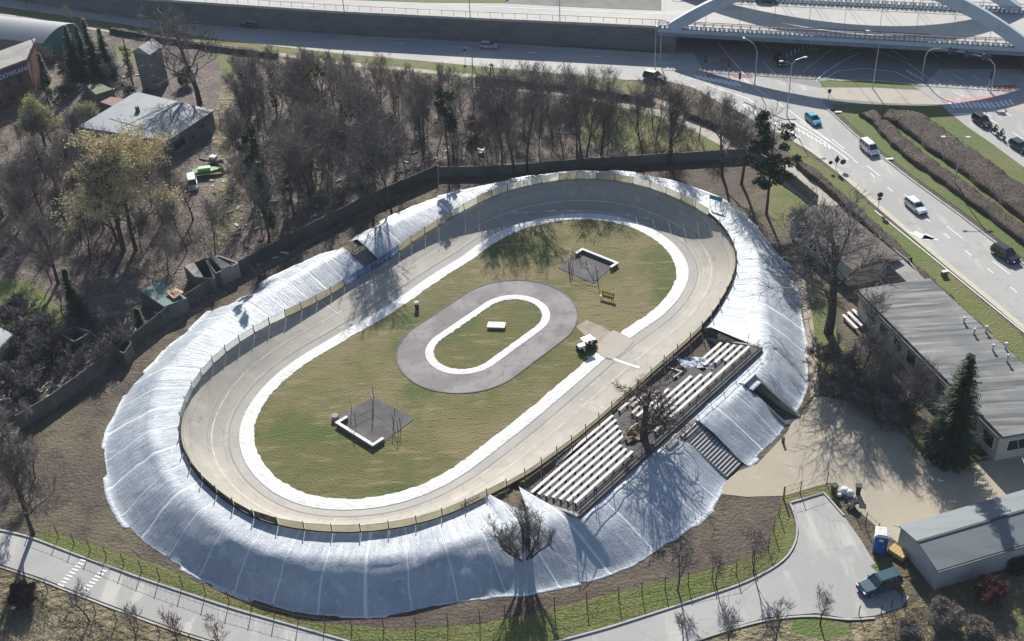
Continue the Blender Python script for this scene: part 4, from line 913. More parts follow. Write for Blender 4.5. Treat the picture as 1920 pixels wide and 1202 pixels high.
tL = ((gp(1258, 58, ZH)-A_).dot(ud))/LB; tR = ((gp(1925, 92, ZH)-A_).dot(ud))/LB
q_ = gp(1240, 53, ZH); m = MB(); m.add([Vector((q_.x-3, q_.y+.5, ZH-.05)), Vector((q_.x+2.2, q_.y+.4, ZH-.05)), bp(0.02, 140, ZH-.05), Vector((q_.x-50, q_.y+140, ZH-.05))], [(0, 1, 2, 3)]); tag(m.build('highway', MT['asphalt_w']), kind='structure')
arch(.2, tL, tR, 9.0, .30, 1.1, 1.9); arch(15.5, tL-.005, tR, 9.0, -.12, 1.3, 1.6)
arch(16.5, tL-.005, tR, 9.5, .30, 1.2, 1.6)
for t_ in (0.0, tR+.004):
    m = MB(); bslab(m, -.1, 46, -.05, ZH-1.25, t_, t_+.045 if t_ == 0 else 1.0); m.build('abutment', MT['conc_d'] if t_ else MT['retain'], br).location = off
m = MB(); bslab(m, 46, 140, ZH-.45, ZH-.03, -.0, 1.0); tag(m.build('far_highway', MT['asphalt_w']), kind='structure')
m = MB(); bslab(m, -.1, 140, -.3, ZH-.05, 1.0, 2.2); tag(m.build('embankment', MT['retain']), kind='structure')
m = MB(); bslab(m, 0, 140, ZH-.04, ZH, 1.0, 2.2); tag(m.build('highway', MT['asphalt_w']), kind='structure')
# ================================================================ WALLS, BUILDINGS
def wall(label, pts, h, th, m, post=2.6, z=0, mp=None, cap=None, coping=.05, part='wall_panel', name='boundary_wall'):
    p = P2(pts); t = empty(name, p[0], 0, label, 'wall'); off = -Vector(t.location); cnt = 0
    for a, b in zip(p, p[1:]):
        n = max(1, round((b-a).length/post))
        for i in range(n):
            q0, q1 = a.lerp(b, i/n), a.lerp(b, (i+1)/n); d = (q1-q0).normalized()*.07
            o = MB().beam(q0+d+Vector((0, 0, h/2)), q1-d+Vector((0, 0, h/2)), th, h).build(part, m, t); o.location = off
            ang = atan2(d.y, d.x); o = MB().box(q0+Vector((0, 0, h/2+.04)), (.16, .20, h+.08), ang).build('wall_post', mp or m, t); o.location = off
    return t
MT['wall_g'] = mat('mossy_wall_concrete', (.10, .104, .096), [(.2, (.055, .065, .048), .42, .6), (1.5, (.17, .17, .16), .55, .8, (1, 1, .4))], bump=(4, .04))
wall('long mossy concrete panel wall running beside the left of the track bank', [(40,805),(95,772),(160,725),(220,680),(250,656),(330,592),(440,520),(570,450),(700,385),(822,332)], 1.9, .12, MT['wall_g'], 2.3)
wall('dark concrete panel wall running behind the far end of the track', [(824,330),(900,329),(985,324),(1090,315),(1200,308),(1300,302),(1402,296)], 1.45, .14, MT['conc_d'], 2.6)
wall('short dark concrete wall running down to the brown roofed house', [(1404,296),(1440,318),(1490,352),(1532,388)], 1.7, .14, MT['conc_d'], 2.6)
wall('low pale grey wall between the flat roofed houses on the right', [(1672,492),(1700,515),(1722,545)], 1.9, .14, MT['concrete'], 2.6)
def roofed(name, foot, h, label, cat, mw, mr, over=.35, th=.22, pitch=None, par=.0):
    """footprint (world points), flat roof slab"""
    c = sum(foot, Vector())/len(foot); t = empty(name, (c.x, c.y, 0), 0, label, cat); off = -Vector(t.location)
    MB().prism([(p.x, p.y) for p in foot], 0, h).build('wall', mw, t).location = off
    q = [c+(p-c)+(p-c).normalized()*over for p in foot]; m = MB(); m.prism([(p.x, p.y) for p in q], h+.002, h+th); m.build('roof', mr, t).location = off
    return t, off
def win(t, off, a, b, z0, z1, u0, u1, mg=None, frame=True, depth=.05):
    """a window on the wall from a to b (world, left to right), u0..u1 metres along"""
    d = (b-a); d.z = 0; d.normalize(); n = Vector((d.y, -d.x, 0)); c = a+d*(u0+u1)/2+Vector((0, 0, (z0+z1)/2)); ang = atan2(d.y, d.x)
    f = MB().box(c, (u1-u0+.14, .07, z1-z0+.14), ang).build('window', MT['frame_w'] if frame else MT['conc_d'], t); f.location = off
    g = MB().box(c+n*.03, (u1-u0, .05, z1-z0), ang).build('pane', mg or MT['glass'], f)
    return f
MT['frame_w'] = mat('white_frame', (.7, .7, .68), rough=.5)
MT['roof_g'] = mat('grey_felt_roof', (.145, .152, .155), [(.25, (.20, .20, .19), .40, .60), (.5, (.075, .08, .085), .46, .60, (.12, 1.8, 1, .12)), (1.1, (.28, .28, .265), .52, .68, (.10, 1.6, 1, .12)), (5, (.10, .10, .10), .6, .85)], rough=.75, bump=(1.2, .05, .5, (.15, 1.5, 1, .12)))
MT['plaster'] = mat('cream_plaster', (.46, .44, .38), [(.5, (.38, .36, .31), .45, .65), (3, (.52, .50, .44), .6, .85)])
MT['plaster_g'] = mat('grey_plaster', (.17, .175, .18), [(.5, (.13, .135, .14), .45, .65), (3, (.22, .22, .22), .6, .85)])
MT['brick'] = mat('red_brick', (.19, .085, .07), [(.4, (.14, .065, .055), .45, .65), (5, (.25, .13, .11), .55, .8)], bump=(6, .03))
# long grey roofed building on the right
zr = 3.5
a, b, c_ = gp(1613, 545, zr), gp(1745, 525, zr), gp(1878, 812, zr); b2 = b+(c_-a)*1.0
foot = [Vector((p.x, p.y, 0)) for p in (a, c_, c_+(b-a)*1.0, b)]
t, off = roofed('grey_roof_building', foot, 3.15, 'long low cream building under a weathered grey felt roof beside the road', 'building', MT['plaster'], MT['roof_g'], .45, .3)
MB().beam(foot[0]+Vector((-.3, 0, 3.1)), foot[1]+Vector((-.3, -.3, 3.1)), .15, .16).build('gutter', MT['steel_d'], t).location = off
Ls_ = (foot[1]-foot[0]).length
for i in range(9):
    u = 2.0+i*2.6
    if u < Ls_-1.5: win(t, off, foot[0], foot[1], 1.0, 2.4, u, u+1.5)
Ls2 = (foot[2]-foot[1]).length; win(t, off, foot[1], foot[2], 1.1, 2.3, 1.0, 2.9); win(t, off, foot[1], foot[2], 1.1, 2.3, 4.2, 5.9)
MT['vent_m'] = mat('vent_metal', (.55, .56, .56), rough=.5)
for k, (x, y, h) in enumerate([(1807,604,.55),(1826,626,.6),(1848,622,.65),(1861,656,.6),(1885,653,.6),(1888,678,.8)]):
    p = gp(x, y, 3.46); q = MB().tube([p, p+Vector((0, 0, h))], .11, 8); o = q.build('vent_pipe', MT['vent_m'], t); o.location = off
    MB().tube([p+Vector((0, 0, h)), p+Vector((0, 0, h+.12))], [.2, .12], 8).build('vent_cap', MT['strip'], o)
# brown roofed house with shallow pitched roof
fr_ = [gp(1478, 402, 3.0), gp(1572, 384, 3.0), gp(1692, 482, 3.0), gp(1598, 500, 3.0)]
foot = [Vector((p.x, p.y, 0)) for p in fr_]
cen = sum(foot, Vector())/4; t = empty('brown_roof_house', (cen.x, cen.y, 0), 0, 'low house under a worn brown roof beneath the large bare tree', 'building'); off = -Vector(t.location)
MT['roof_b'] = mat('worn_brown_roof', (.125, .108, .095), [(.5, (.10, .085, .078), .45, .65), (3, (.18, .16, .145), .56, .8)], bump=(3, .05))
MB().prism([(p.x, p.y) for p in [cen+(q-cen)*.93 for q in foot]], 0, 2.75).build('wall', MT['plaster'], t).location = off
m = MB(); e = [cen+(q-cen)*1.03 for q in foot]; r0 = (e[0]+e[1])/2+Vector((0, 0, 3.5)); r1 = (e[2]+e[3])/2+Vector((0, 0, 3.5)); z_ = Vector((0, 0, 2.76))
m.add([e[0]+z_, e[1]+z_, e[2]+z_, e[3]+z_, r0, r1], [(0, 4, 5, 3), (1, 2, 5, 4), (0, 1, 4), (2, 3, 5), (3, 2, 1, 0)]); m.build('roof', MT['roof_b'], t).location = off
for u in (1.2, 4.2, 7.2): win(t, off, cen+(foot[0]-cen)*.93, cen+(foot[3]-cen)*.93, .9, 2.1, u, u+1.3)
# flat slab by it and the lean-to with benches
foot = [gp(1664, 492, 2.4), gp(1690, 484, 2.4), gp(1735, 524, 2.4), gp(1706, 532, 2.4)]
roofed('small_annex', [Vector((p.x, p.y, 0)) for p in foot], 2.2, 'small annex with a pale flat roof behind the grey roofed building', 'building', MT['plaster_g'], MT['concrete'], .1, .15)
foot = [gp(1580, 575, .0), gp(1612, 562, .0), gp(1652, 608, .0), gp(1618, 622, .0)]
m = MB().prism([(p.x, p.y) for p in foot], .0, .12); tag(m.build('terrace_slab', MT['rust']), kind='structure')
for k in range(3):
    a_, b_ = gp(1580+k*9, 596-k*5, 0), gp(1606+k*9, 622-k*5, 0); t = empty('garden_bench', a_, 0, ['white board bench farthest from the long building', 'middle one of three white board benches on the terrace', 'white board bench nearest the long building'][k], 'bench', 'white board benches on the terrace')
    d = b_-a_; MB().beam(Vector((0, 0, .45)), d+Vector((0, 0, .45)), .36, .06).build('seat', MT['seat'], t)
    for u in (.12, .88): MB().box(d*u+Vector((0, 0, .22)), (.1, .3, .42), atan2(d.y, d.x)+pi/2).build('leg', MT['conc_d'], t)
# grey shed lower right
zs = 2.4; ap = .55
a = gp(1690, 986, zs); b = gp(1762, 1070, zs); e = gp(1925, 918, zs); ex_ = (e-a).normalized()
acr = b-a; acr = acr-ex_*acr.dot(ex_)*0; L_ = 13.5
foot = [a, b, b+ex_*L_, a+ex_*L_]; foot = [Vector((p.x, p.y, 0)) for p in foot]
cen = sum(foot, Vector())/4; t = empty('metal_shed', (cen.x, cen.y, 0), 0, 'grey metal shed with a ridged grey roof in the lower right', 'shed'); off = -Vector(t.location)
MT['metal_w'] = mat('pale_cladding', (.36, .38, .40), [(.5, (.30, .32, .35), .45, .65), (2.5, (.42, .43, .44), .6, .85)], rough=.6)
MT['metal_r'] = mat('grey_cladding_roof', (.16, .185, .195), [(.5, (.13, .155, .165), .45, .65, (.3, 1.5, 1, .35)), (3, (.21, .23, .235), .6, .85)], rough=.6)
zz = Vector((0, 0, zs)); rr_ = Vector((0, 0, zs+ap)); m = MB()
p0, p1, p2, p3 = foot; rg0, rg1 = p0.lerp(p1, .47), p3.lerp(p2, .47)
m.add([p0, p1, p2, p3, p0+zz, p1+zz, p2+zz, p3+zz, rg0+rr_, rg1+rr_], [(0, 1, 5, 8, 4), (1, 2, 6, 5), (2, 3, 7, 9, 6), (3, 0, 4, 7), (3, 2, 1, 0)]); m.build('wall', MT['metal_w'], t).location = off
for nm, A4 in (('roof', (p0, rg0, rg1, p3)), ('roof', (rg0, p1, p2, rg1))):
    z1, z2 = (zz, rr_) if A4[0] is p0 else (rr_, zz); q = [A4[0]+z1, A4[1]+z2, A4[2]+z2, A4[3]+z1]; q = [v-ex_*(.25 if i < 2 else -.25)+Vector((0, 0, .01)) for i, v in enumerate(q)]; up = Vector((0, 0, .10))
    m = MB().add(q+[v+up for v in q], [(3, 2, 1, 0), (4, 5, 6, 7), (0, 1, 5, 4), (1, 2, 6, 5), (2, 3, 7, 6), (3, 0, 4, 7)]); m.build(nm, MT['metal_r'], t).location = off
m = MB(); m.beam(rg0+rr_-ex_*.25+Vector((0, 0, .13)), rg1+rr_+Vector((0, 0, .13)), .22, .07); m.build('ridge_cap', MT['steel_d'], t).location = off
m = MB(); m.beam(p1+zz-ex_*.25+(p1-p0).normalized()*.1, p2+zz+(p1-p0).normalized()*.1, .16, .12); m.build('gutter', MT['conc_d'], t).location = off
q = p0+Vector((0, 0, zs-.2)); m = MB().beam(q, q+Vector((-.7, .2, .25)), .08, .08); m.build('wall_lamp', MT['seat'], t).location = off
# hall and brick building, top left
rf = [gp(-120, 45, 5), gp(0, 30, 5), gp(150, 52, 5), gp(128, 62, 5)]
hall = empty('sports_hall', gp(40, 90), 0, 'large hall with a wide low curved grey roof and a green end wall', 'building'); off = -Vector(hall.location)
MT['hall_r'] = mat('hall_roof', (.22, .24, .26), [(.2, (.26, .275, .29), .45, .65), (1, (.18, .20, .22), .55, .8, (1, .1, 1))], rough=.6)
MT['green_w'] = mat('green_cladding', (.06, .20, .19), [(.6, (.05, .16, .155), .45, .65)], rough=.6)
E0, E1 = gp(86, 108, 0), gp(156, 78, 0); dirx = (E1-E0).normalized(); dn = Vector((-dirx.y, dirx.x, 0)); W_ = (E1-E0).length*1.15; N = 10
arc = [(W_*i/N, 2.6+2.6*sin(pi*(.12+.76*i/N))-2.6*sin(pi*.12)) for i in range(N+1)]
bl = [E0+dirx*u+Vector((0, 0, z)) for u, z in arc]; LW = dn*0+Vector((-.93, .37, 0))*42
m = MB(); m.add(bl+[E0+dirx*W_, E0], [tuple(range(N+3))[::-1]]); m.build('end_wall', MT['green_w'], hall).location = off
m = MB(); fb = [p+LW for p in bl]; ee = -LW.normalized()*.3
vs = [v for p, q in zip(bl, fb) for v in (p+ee+Vector((0, 0, .05)), q+Vector((0, 0, .05)))]; m.add(vs, [(2*i, 2*i+2, 2*i+3, 2*i+1) for i in range(N)]); m.build('roof', MT['hall_r'], hall, smooth=True).location = off
m = MB(); m.add([E0, E0+LW, bl[0]+LW, bl[0]], [(0, 1, 2, 3)]); m.add([E0+dirx*W_, bl[-1], bl[-1]+LW, E0+dirx*W_+LW], [(0, 1, 2, 3)]); m.build('side_wall', MT['plaster_g'], hall).location = off
# brick building with lettering
zb = 6.0
c1 = gp(68, 178, 0); c0 = gp(-60, 228, 0); c2 = c1+Vector((-1.3, 9, 0)); c3 = c0+(c2-c1)
bb = empty('brick_building', c1, 0, 'red brick building with arched windows and a long blue lettered sign', 'building'); off = -Vector(bb.location)
MB().prism([(p.x, p.y) for p in (c0, c1, c2, c3)], 0, zb).build('wall', MT['brick'], bb).location = off
cc = (c0+c1+c2+c3)/4; MB().prism([(p.x, p.y) for p in [cc+(p-cc)*1.04 for p in (c0, c1, c2, c3)]], zb+.002, zb+.25).build('roof', MT['concrete'], bb).location = off
LW_ = (c1-c0).length
for u in (1.4, 3.6, 6.0, 8.6):
    for z0 in (.8, 3.0): 
        if LW_-u > .5: win(bb, off, c0, c1, z0, z0+1.5, LW_-u-.9, LW_-u, frame=False)
d = (c1-c0).normalized(); n = Vector((d.y, -d.x, 0))
sg = MB().box(c1-d*3.3+n*.12+Vector((0, 0, 4.9)), (6.4, .12, .95), atan2(d.y, d.x)).build('sign_board', mat('sign_blue', (.06, .10, .22), rough=.5), bb); sg.location = off
def text(body, size, loc, rotm, m, name, parent=None, extr=.01):
    cu = bpy.data.curves.new(name, 'FONT'); cu.body = body; cu.size = size; cu.align_x = 'CENTER'; cu.align_y = 'CENTER'; cu.extrude = extr
    o = bpy.data.objects.new(name, cu); COL.objects.link(o); dg = bpy.context.evaluated_depsgraph_get(); me = bpy.data.meshes.new_from_object(o.evaluated_get(dg)); bpy.data.objects.remove(o)
    me.materials.clear(); me.materials.append(m); o = bpy.data.objects.new(name, me); COL.objects.link(o)
    o.matrix_world = Matrix.Translation(loc) @ rotm.to_4x4()
    if parent: o.parent = parent; KIDS.setdefault(parent.name, []).append(o)
    return o
def face_rot(d, up=Vector((0, 0, 1))):
    d = d.normalized(); return Matrix((d, up, d.cross(up))).transposed()
tx = text('BUDOWLANI', 1.05, c1-d*3.3+n*.20+Vector((0, 0, 4.88)), face_rot(d), MT['frame_w'], 'lettering', sg)
# flat roofed house
zf = 3.0
q = [gp(150, 237, zf), gp(256, 173, zf), gp(398, 207, zf), gp(312, 263, zf)]; foot = [Vector((p.x, p.y, 0)) for p in q]
MT['roof_w'] = mat('pale_felt_roof', (.15, .175, .205), [(.4, (.12, .145, .18), .45, .65), (2, (.21, .225, .245), .6, .85)], rough=.55, spec=.4)
t, off = roofed('flat_roof_house', foot, zf-.2, 'wide flat roofed house with a pale grey roof and a short chimney', 'building', MT['plaster_g'], MT['roof_w'], .3, .2)
c = gp(258, 207, zf+.2); MB().box(c+Vector((0, 0, .1)), (.6, .6, 1.1), .4).build('chimney', MT['conc_d'], t).location = off
m = MB(); m.beam(gp(232, 236, zf+.03), gp(330, 192, zf+.03), .12, .08); m.beam(gp(205, 222, zf+.03), gp(308, 252, zf+.03), .1, .08); m.build('roof_seam', MT['concrete'], t).location = off
for u, w_ in ((1.2, 2.4), (5.0, .9), (7.2, 1.0)): win(t, off, foot[3], foot[2], .8, 2.0, u, u+w_, frame=False)
# narrow transformer tower with ivy
a = gp(268, 168, 0); b = gp(304, 172, 0); dd = (b-a).normalized(); dn_ = Vector((-dd.y, dd.x, 0)); W_ = 3.0
tw = empty('transformer_tower', a, .0, 'tall narrow grey tower with a small pitched roof by the big bare tree', 'tower'); pts = [Vector(), dd*W_, dd*W_+dn_*3.2, dn_*3.2]
MB().prism([(p.x, p.y) for p in pts], 0, 6.6).build('wall', MT['plaster_g'], tw)
m = MB(); g0, g1 = (pts[0]+pts[1])/2, (pts[2]+pts[3])/2; k = .35
m.add([pts[0]-dd*k-dn_*k+Vector((0,0,6.5)), g0-dn_*k+Vector((0,0,7.6)), pts[1]+dd*k-dn_*k+Vector((0,0,6.5)), pts[3]-dd*k+dn_*k+Vector((0,0,6.5)), g1+dn_*k+Vector((0,0,7.6)), pts[2]+dd*k+dn_*k+Vector((0,0,6.5))], [(0,1,4,3),(1,2,5,4),(0,2,1),(3,4,5),(0,3,5,2)]); m.build('roof', MT['hall_r'], tw)
# ruined sheds against the long wall
def ruin(corn, h, label, mw, roof=None):
    p = [Vector((*gp(*c, h)[:2], 0)) for c in corn]; t = empty('ruined_shed', p[0], 0, label, 'shed'); off = -Vector(t.location)
    for a, b in zip(p, p[1:]+p[:1]): MB().beam(a+Vector((0, 0, h/2)), b+Vector((0, 0, h/2)), .16, h).build('wall', mw, t).location = off
    if roof:
        q = [p[0].lerp(p[1], roof[0]), p[0].lerp(p[1], roof[1]), p[3].lerp(p[2], roof[1]), p[3].lerp(p[2], roof[0])]
        MB().prism([(v.x, v.y) for v in q], h+.002, h+.08).build('roof', roof[2], t).location = off
    return t
MT['roof_t'] = mat('teal_roof_sheet', (.06, .15, .145), [(.8, (.16, .155, .15), .45, .6), (4, (.03, .08, .08), .55, .8)], rough=.6)
ruin([(346,500),(385,483),(402,522),(366,520)], 2.0, 'roofless left bay of the ruined shed on the long wall', MT['conc_d'], (.0, .45, MT['concrete']))
ruin([(385,483),(412,480),(446,493),(404,512)], 2.0, 'roofless right bay of the ruined shed on the long wall', MT['concrete'], (.3, .7, MT['stand_f']))
ruin([(262,545),(300,528),(350,560),(308,576)], 1.9, 'low shed with a torn teal roof behind the long wall', MT['conc_d'], (0, 1, MT['roof_t']))
crumple('board_pile', [gp(312,550,2.1), gp(330,541,2.1), gp(345,552,2.1), gp(326,562,2.1)], 6, 4, .6, mat('orange_boards', (.40, .25, .15), [(1.5, (.55, .45, .35), .5, .7)]), 'heap of orange boards on the torn teal shed roof', 'boards', 9)
ruin([(112,625),(140,612),(170,622),(140,640)], 2.0, 'dark roofless shed below the lone spruce', MT['conc_d'])
ruin([(200,620),(246,642),(232,662),(190,640)], 1.8, 'dark open shed between the lone spruce and the long wall', MT['stand_f'])
ruin([(18,636),(38,625),(75,640),(56,652)], 2.0, 'low black roofed shed left of the lone spruce', MT['conc_d'], (0, 1, MT['steel_d']))
ruin([(-30,640),(0,615),(24,628),(0,652)], 2.4, 'small shed with a pale blue roof at the left edge', MT['plaster'], (0, 1, MT['metal_w']))
crumple('rubble_sheet', [gp(0,720,.3), gp(38,688,.4), (gp(78,712,.3)), gp(30,748,.2)], 10, 8, 1.2, MT['concrete'], 'pale crumpled sheeting heaped on the ground at the left edge', 'sheeting', 5)
ruin([(160,160),(190,158),(212,168),(180,178)], 2.0, 'small shed with a mossy roof below the dark spruces', MT['conc_d'], (0, 1, mat('mossy_roof', (.15, .17, .10), [(1, (.2, .2, .16), .5, .7)])))
ruin([(188,192),(208,182),(232,186),(212,200)], 1.9, 'small shed with a dull red roof beside the flat roofed house', MT['stand_f'], (0, 1, mat('dull_red_roof', (.26, .15, .14), [(1, (.33, .25, .24), .5, .7)])))
ruin([(152,210),(178,203),(186,214),(160,226)], 1.9, 'tiny dark shed at the left corner of the flat roofed house', MT['stand_f'], (0, 1, MT['steel_d']))

# painted letters on one barrier panel at the near end of the track
_s = to_col(gp(*rim_pt(882, 946)))[0]; _p, _q = at_col(_s+1.1, rrim(_s+1.1)+.16, bank_h(_s)+.42), at_col(_s-1.1, rrim(_s-1.1)+.16, bank_h(_s)+.42)
_pn = (_p+_q)/2; _dr = (_q-_p) if (_q-_p).x > 0 else (_p-_q)
_pr = min([o for o in KIDS[fen.name] if o.name.startswith('fence_panel')], key=lambda o: (sum((Vector(v.co) for v in o.data.vertices), Vector())/len(o.data.vertices)-_pn).length)
tx = text('NXNW', .62, _pn, face_rot(_dr), MT['steel_d'], 'lettering', _pr); tx.matrix_parent_inverse = Matrix.Identity(4)

# odds and ends lying about the garden plots, too many to count
def debris(name, poly, n, seed, mats):
    r = random.Random(seed); w_ = [tuple(gp(*p)[:2]) for p in poly]; xs = [p[0] for p in w_]; ys = [p[1] for p in w_]; m = MB(); c = 0
    while c < n:
        x, y = r.uniform(min(xs), max(xs)), r.uniform(min(ys), max(ys)); ok = False; k = len(w_)
        for i in range(k):
            (x1, y1), (x2, y2) = w_[i], w_[(i+1) % k]
            if (y1 > y) != (y2 > y) and x < (x2-x1)*(y-y1)/(y2-y1)+x1: ok = not ok
        if not ok: continue
        m.mi = r.randrange(len(mats)); s_ = r.uniform(.15, .5); m.box((x, y, s_*.25), (s_*r.uniform(.6, 3.2), s_*r.uniform(.3, 1), s_*.45), r.random()*3.1, r.uniform(-.4, .4)); c += 1
    tag(m.build(name, mats), kind='stuff')
DM = [MT['strip'], MT['concrete'], MT['rust'], MT['metal_w'], MT['seat_o'], MT['conc_d'], MT['roof_t']]
debris('debris', [(-60,690),(80,690),(240,600),(330,560),(560,440),(560,462),(330,586),(240,648),(150,725),(60,785),(-60,790)], 230, 1, DM)
debris('debris', [(380,300),(500,255),(620,250),(900,250),(900,300),(800,330),(560,440),(450,470),(400,380)], 170, 2, DM+[MT['strip'], MT['bare']])
debris('debris', [(100,150),(260,140),(260,180),(150,240),(60,260),(60,200)], 70, 3, DM)
# ================================================================ VEHICLES IN PLACE
P_blk = paint('black_paint', (.012, .014, .018)); P_nvy = paint('dark_blue_paint', (.02, .032, .06)); P_wht = paint('white_paint', (.70, .72, .74)); P_blu = paint('light_blue_paint', (.05, .30, .42)); P_sil = paint('silver_paint', (.42, .46, .50)); P_tl = paint('teal_paint_car', (.022, .072, .10))
put_car('suv', 'parked_car', P_tl, (1648,1101), (1600,1117), 'large teal blue car parked on the lower road beside the metal shed', .04)
put_car('suv', 'driving_car', P_blk, (1884,483), (1920,506), 'black car driving on the diagonal road nearest the right edge', .045)
put_car('estate', 'driving_car', P_wht, (1716,392), (1740,412), 'white car driving on the diagonal road below the white van', .045)
put_car('van', 'driving_van', P_wht, (1629,284), (1650,302), 'white van driving on the diagonal road below the light blue car', .045)['category'] = 'van'
put_car('hatch', 'driving_car', P_blu, (1524,229), (1540,243), 'light blue small car driving down from the junction', .045)
put_car('suv', 'driving_car', P_blk, (1840,232), (1866,250), 'black car driving beyond the brown hedges, just above the motorcycles', .046, sc=.95)
put_car('estate', 'driving_car', P_nvy, (1912,280), (1940,298), 'dark car at the right edge following the motorcycles', .046)
put_car('suv', 'driving_car', P_nvy, (469,51), (440,48), 'dark car with a silver roof on the road below the wall', .034, roof=P_sil)
put_car('hatch', 'driving_car', P_sil, (917,90), (960,93), 'small silver car on the road in the shade of the wall', .034)
put_car('suv', 'driving_car', P_nvy, (1227,149), (1262,157), 'dark blue car behind the bare trees near the junction', .045)
put_car('suv', 'driving_car', P_blk, (1462,119), (1475,140), 'black car waiting in the shade under the bridge', .03)
put_car('estate', 'driving_car', P_nvy, (1438,4), (1470,6), 'dark car crossing on the bridge deck', 4.0)
put_car('van', 'old_van', paint('chalky_paint', (.55, .56, .58), .6), (362,350), (366,375), 'old white van standing among the bushes near the yellow tree', .02)['category'] = 'van'
# boats and wrecks in the thicket
def boat(px, ang, L, m, mc, label):
    t = empty('old_boat', gp(*px, .1), ang, label, 'boat'); secs = []
    for i in range(9):
        u = i/8; x = (u-.5)*L; w_ = .85*math.sin(pi*min(1, .12+u*.88))**.6*(1-.0*u) if u < 1 else .02; w_ = max(.03, w_*(1-u**4)); k = .35+.35*u
        secs.append([(x, -w_, .75), (x, -w_*.8, .3), (x, 0, .05), (x, w_*.8, .3), (x, w_, .75), (x, 0, .8)])
    mb = MB(); loft(secs, mb); mb.build('hull', m, t, smooth=False)
    mb = MB(); mb.box((-.1*L, 0, .95), (L*.4, .9, .4)); mb.build('cabin', mc, t, bevel=.08)
MT['green_p'] = mat('green_hull_paint', (.07, .24, .05), rough=.4, spec=.5); MT['mint'] = mat('mint_cover', (.42, .60, .38), rough=.5)
boat((391,326), .15, 4.4, MT['green_p'], MT['mint'], 'green boat with a mint cover lying in the thicket')
boat((405,306), -.4, 2.6, MT['conc_d'], MT['strip'], 'white topped small boat lying behind the green boat')
boat((470,274), -.5, 4.2, MT['strip'], MT['frame_w'], 'long white boat hull lying left of the ivy clad spruce')
crumple('plastic_bundle', [gp(416,312,.4), gp(428,308,.4), gp(434,316,.4), gp(420,320,.3)], 5, 5, 1.0, MT['strip'], 'small white plastic bundle right of the green boat', 'bundle', 3)
crumple('plastic_bundle', [gp(896,281,.3), gp(909,280,.3), gp(910,287,.3), gp(898,289,.3)], 5, 5, 1.0, MT['strip'], 'white rubbish bundle on the ground below the far path', 'bundle', 6)
# motorcycles with riders
MT['skin'] = mat('skin', (.45, .28, .2), rough=.6); MT['cloth_d'] = mat('dark_riding_gear', (.02, .02, .025), rough=.8); MT['helm'] = mat('helmet', (.5, .52, .55), rough=.25, spec=.6)
def person(name, label, joints, rad, edges, loc, rz, m, parent=None, mats=None):
    me = bpy.data.meshes.new(name); me.from_pydata(joints, edges, []); o = bpy.data.objects.new(name, me); COL.objects.link(o)
    s_ = o.modifiers.new('skin', 'SKIN'); sv = me.skin_vertices[0].data
    for i, r in enumerate(rad): sv[i].radius = (r, r)
    sv[0].use_root = True; o.modifiers.new('sub', 'SUBSURF').levels = 1; me.materials.append(m); o.location = loc; o.rotation_euler = (0, 0, rz)
    return tag(o, label, 'person')
def rider(px, ahead, label, label2, mb_):
    c = gp(*px); d = gp(*ahead)-c; rz = atan2(d.y, d.x); c.z = .046
    t = empty('motorcycle', c, rz, label, 'motorcycle')
    for x in (-.72, .72):
        w_ = MB().tube([(x, -.07, .31), (x, .07, .31)], .31, 14).build('wheel', MT['tyre'], t); MB().tube([(x, -.08, .31), (x, .08, .31)], .17, 10).build('rim', MT['alloy'], w_)
    mb = MB(); mb.tube([(-.85, 0, .80), (-.3, 0, .78), (.15, 0, .92), (.45, 0, .9), (.62, 0, .8)], [.06, .14, .19, .15, .05], 8); mb.build('body', mb_, t, smooth=True)
    MB().box((-.0, 0, .45), (.5, .3, .35)).build('engine', MT['steel_d'], t, bevel=.04)
    MB().tube([(.72, 0, .31), (.50, 0, .98)], .05, 6).build('fork', MT['steel'], t); MB().tube([(.44, -.36, 1.02), (.5, 0, 1.0), (.44, .36, 1.02)], .02, 6).build('handlebar', MT['steel_d'], t)
    J = [(-.22, 0, .88), (-.16, 0, 1.15), (-.02, 0, 1.38), (.02, 0, 1.50), (.06, 0, 1.64), (.06, 0, 1.74), (-.02, .20, 1.38), (.14, .30, 1.16), (.42, .33, 1.05), (-.02, -.20, 1.38), (.14, -.30, 1.16), (.42, -.33, 1.05), (-.20, .12, .86), (.18, .22, .80), (-.05, .22, .36), (.08, .22, .30), (-.20, -.12, .86), (.18, -.22, .80), (-.05, -.22, .36), (.08, -.22, .30)]
    rr = [.15, .15, .15, .06, .10, .08, .08, .06, .045, .08, .06, .045, .10, .085, .055, .05, .10, .085, .055, .05]
    E_ = [(0,1),(1,2),(2,3),(3,4),(4,5),(2,6),(6,7),(7,8),(2,9),(9,10),(10,11),(0,12),(12,13),(13,14),(14,15),(0,16),(16,17),(17,18),(18,19)]
    p = person('person', label2, J, rr, E_, c, rz, MT['cloth_d'])
    h = MB(); n = 8; secs = [[(.06+.145*cos(2*pi*j/12)*sin(pi*(i+.5)/n), .13*sin(2*pi*j/12)*sin(pi*(i+.5)/n), 1.68+.16*cos(pi*(i+.5)/n)) for j in range(12)] for i in range(n)]; loft(secs, h); h.build('helmet', MT['helm'], p, smooth=True); t.scale = p.scale = (.86,)*3
    return t
rider((1864,251),(1885,262), 'dark motorcycle just behind the black car beyond the hedges', 'person in dark gear riding the front dark motorcycle', P_blk)
rider((1876,259),(1897,270), 'pale motorcycle riding last, right of the dark motorcycle', 'person in dark gear with pale helmet riding the pale motorcycle', P_sil)
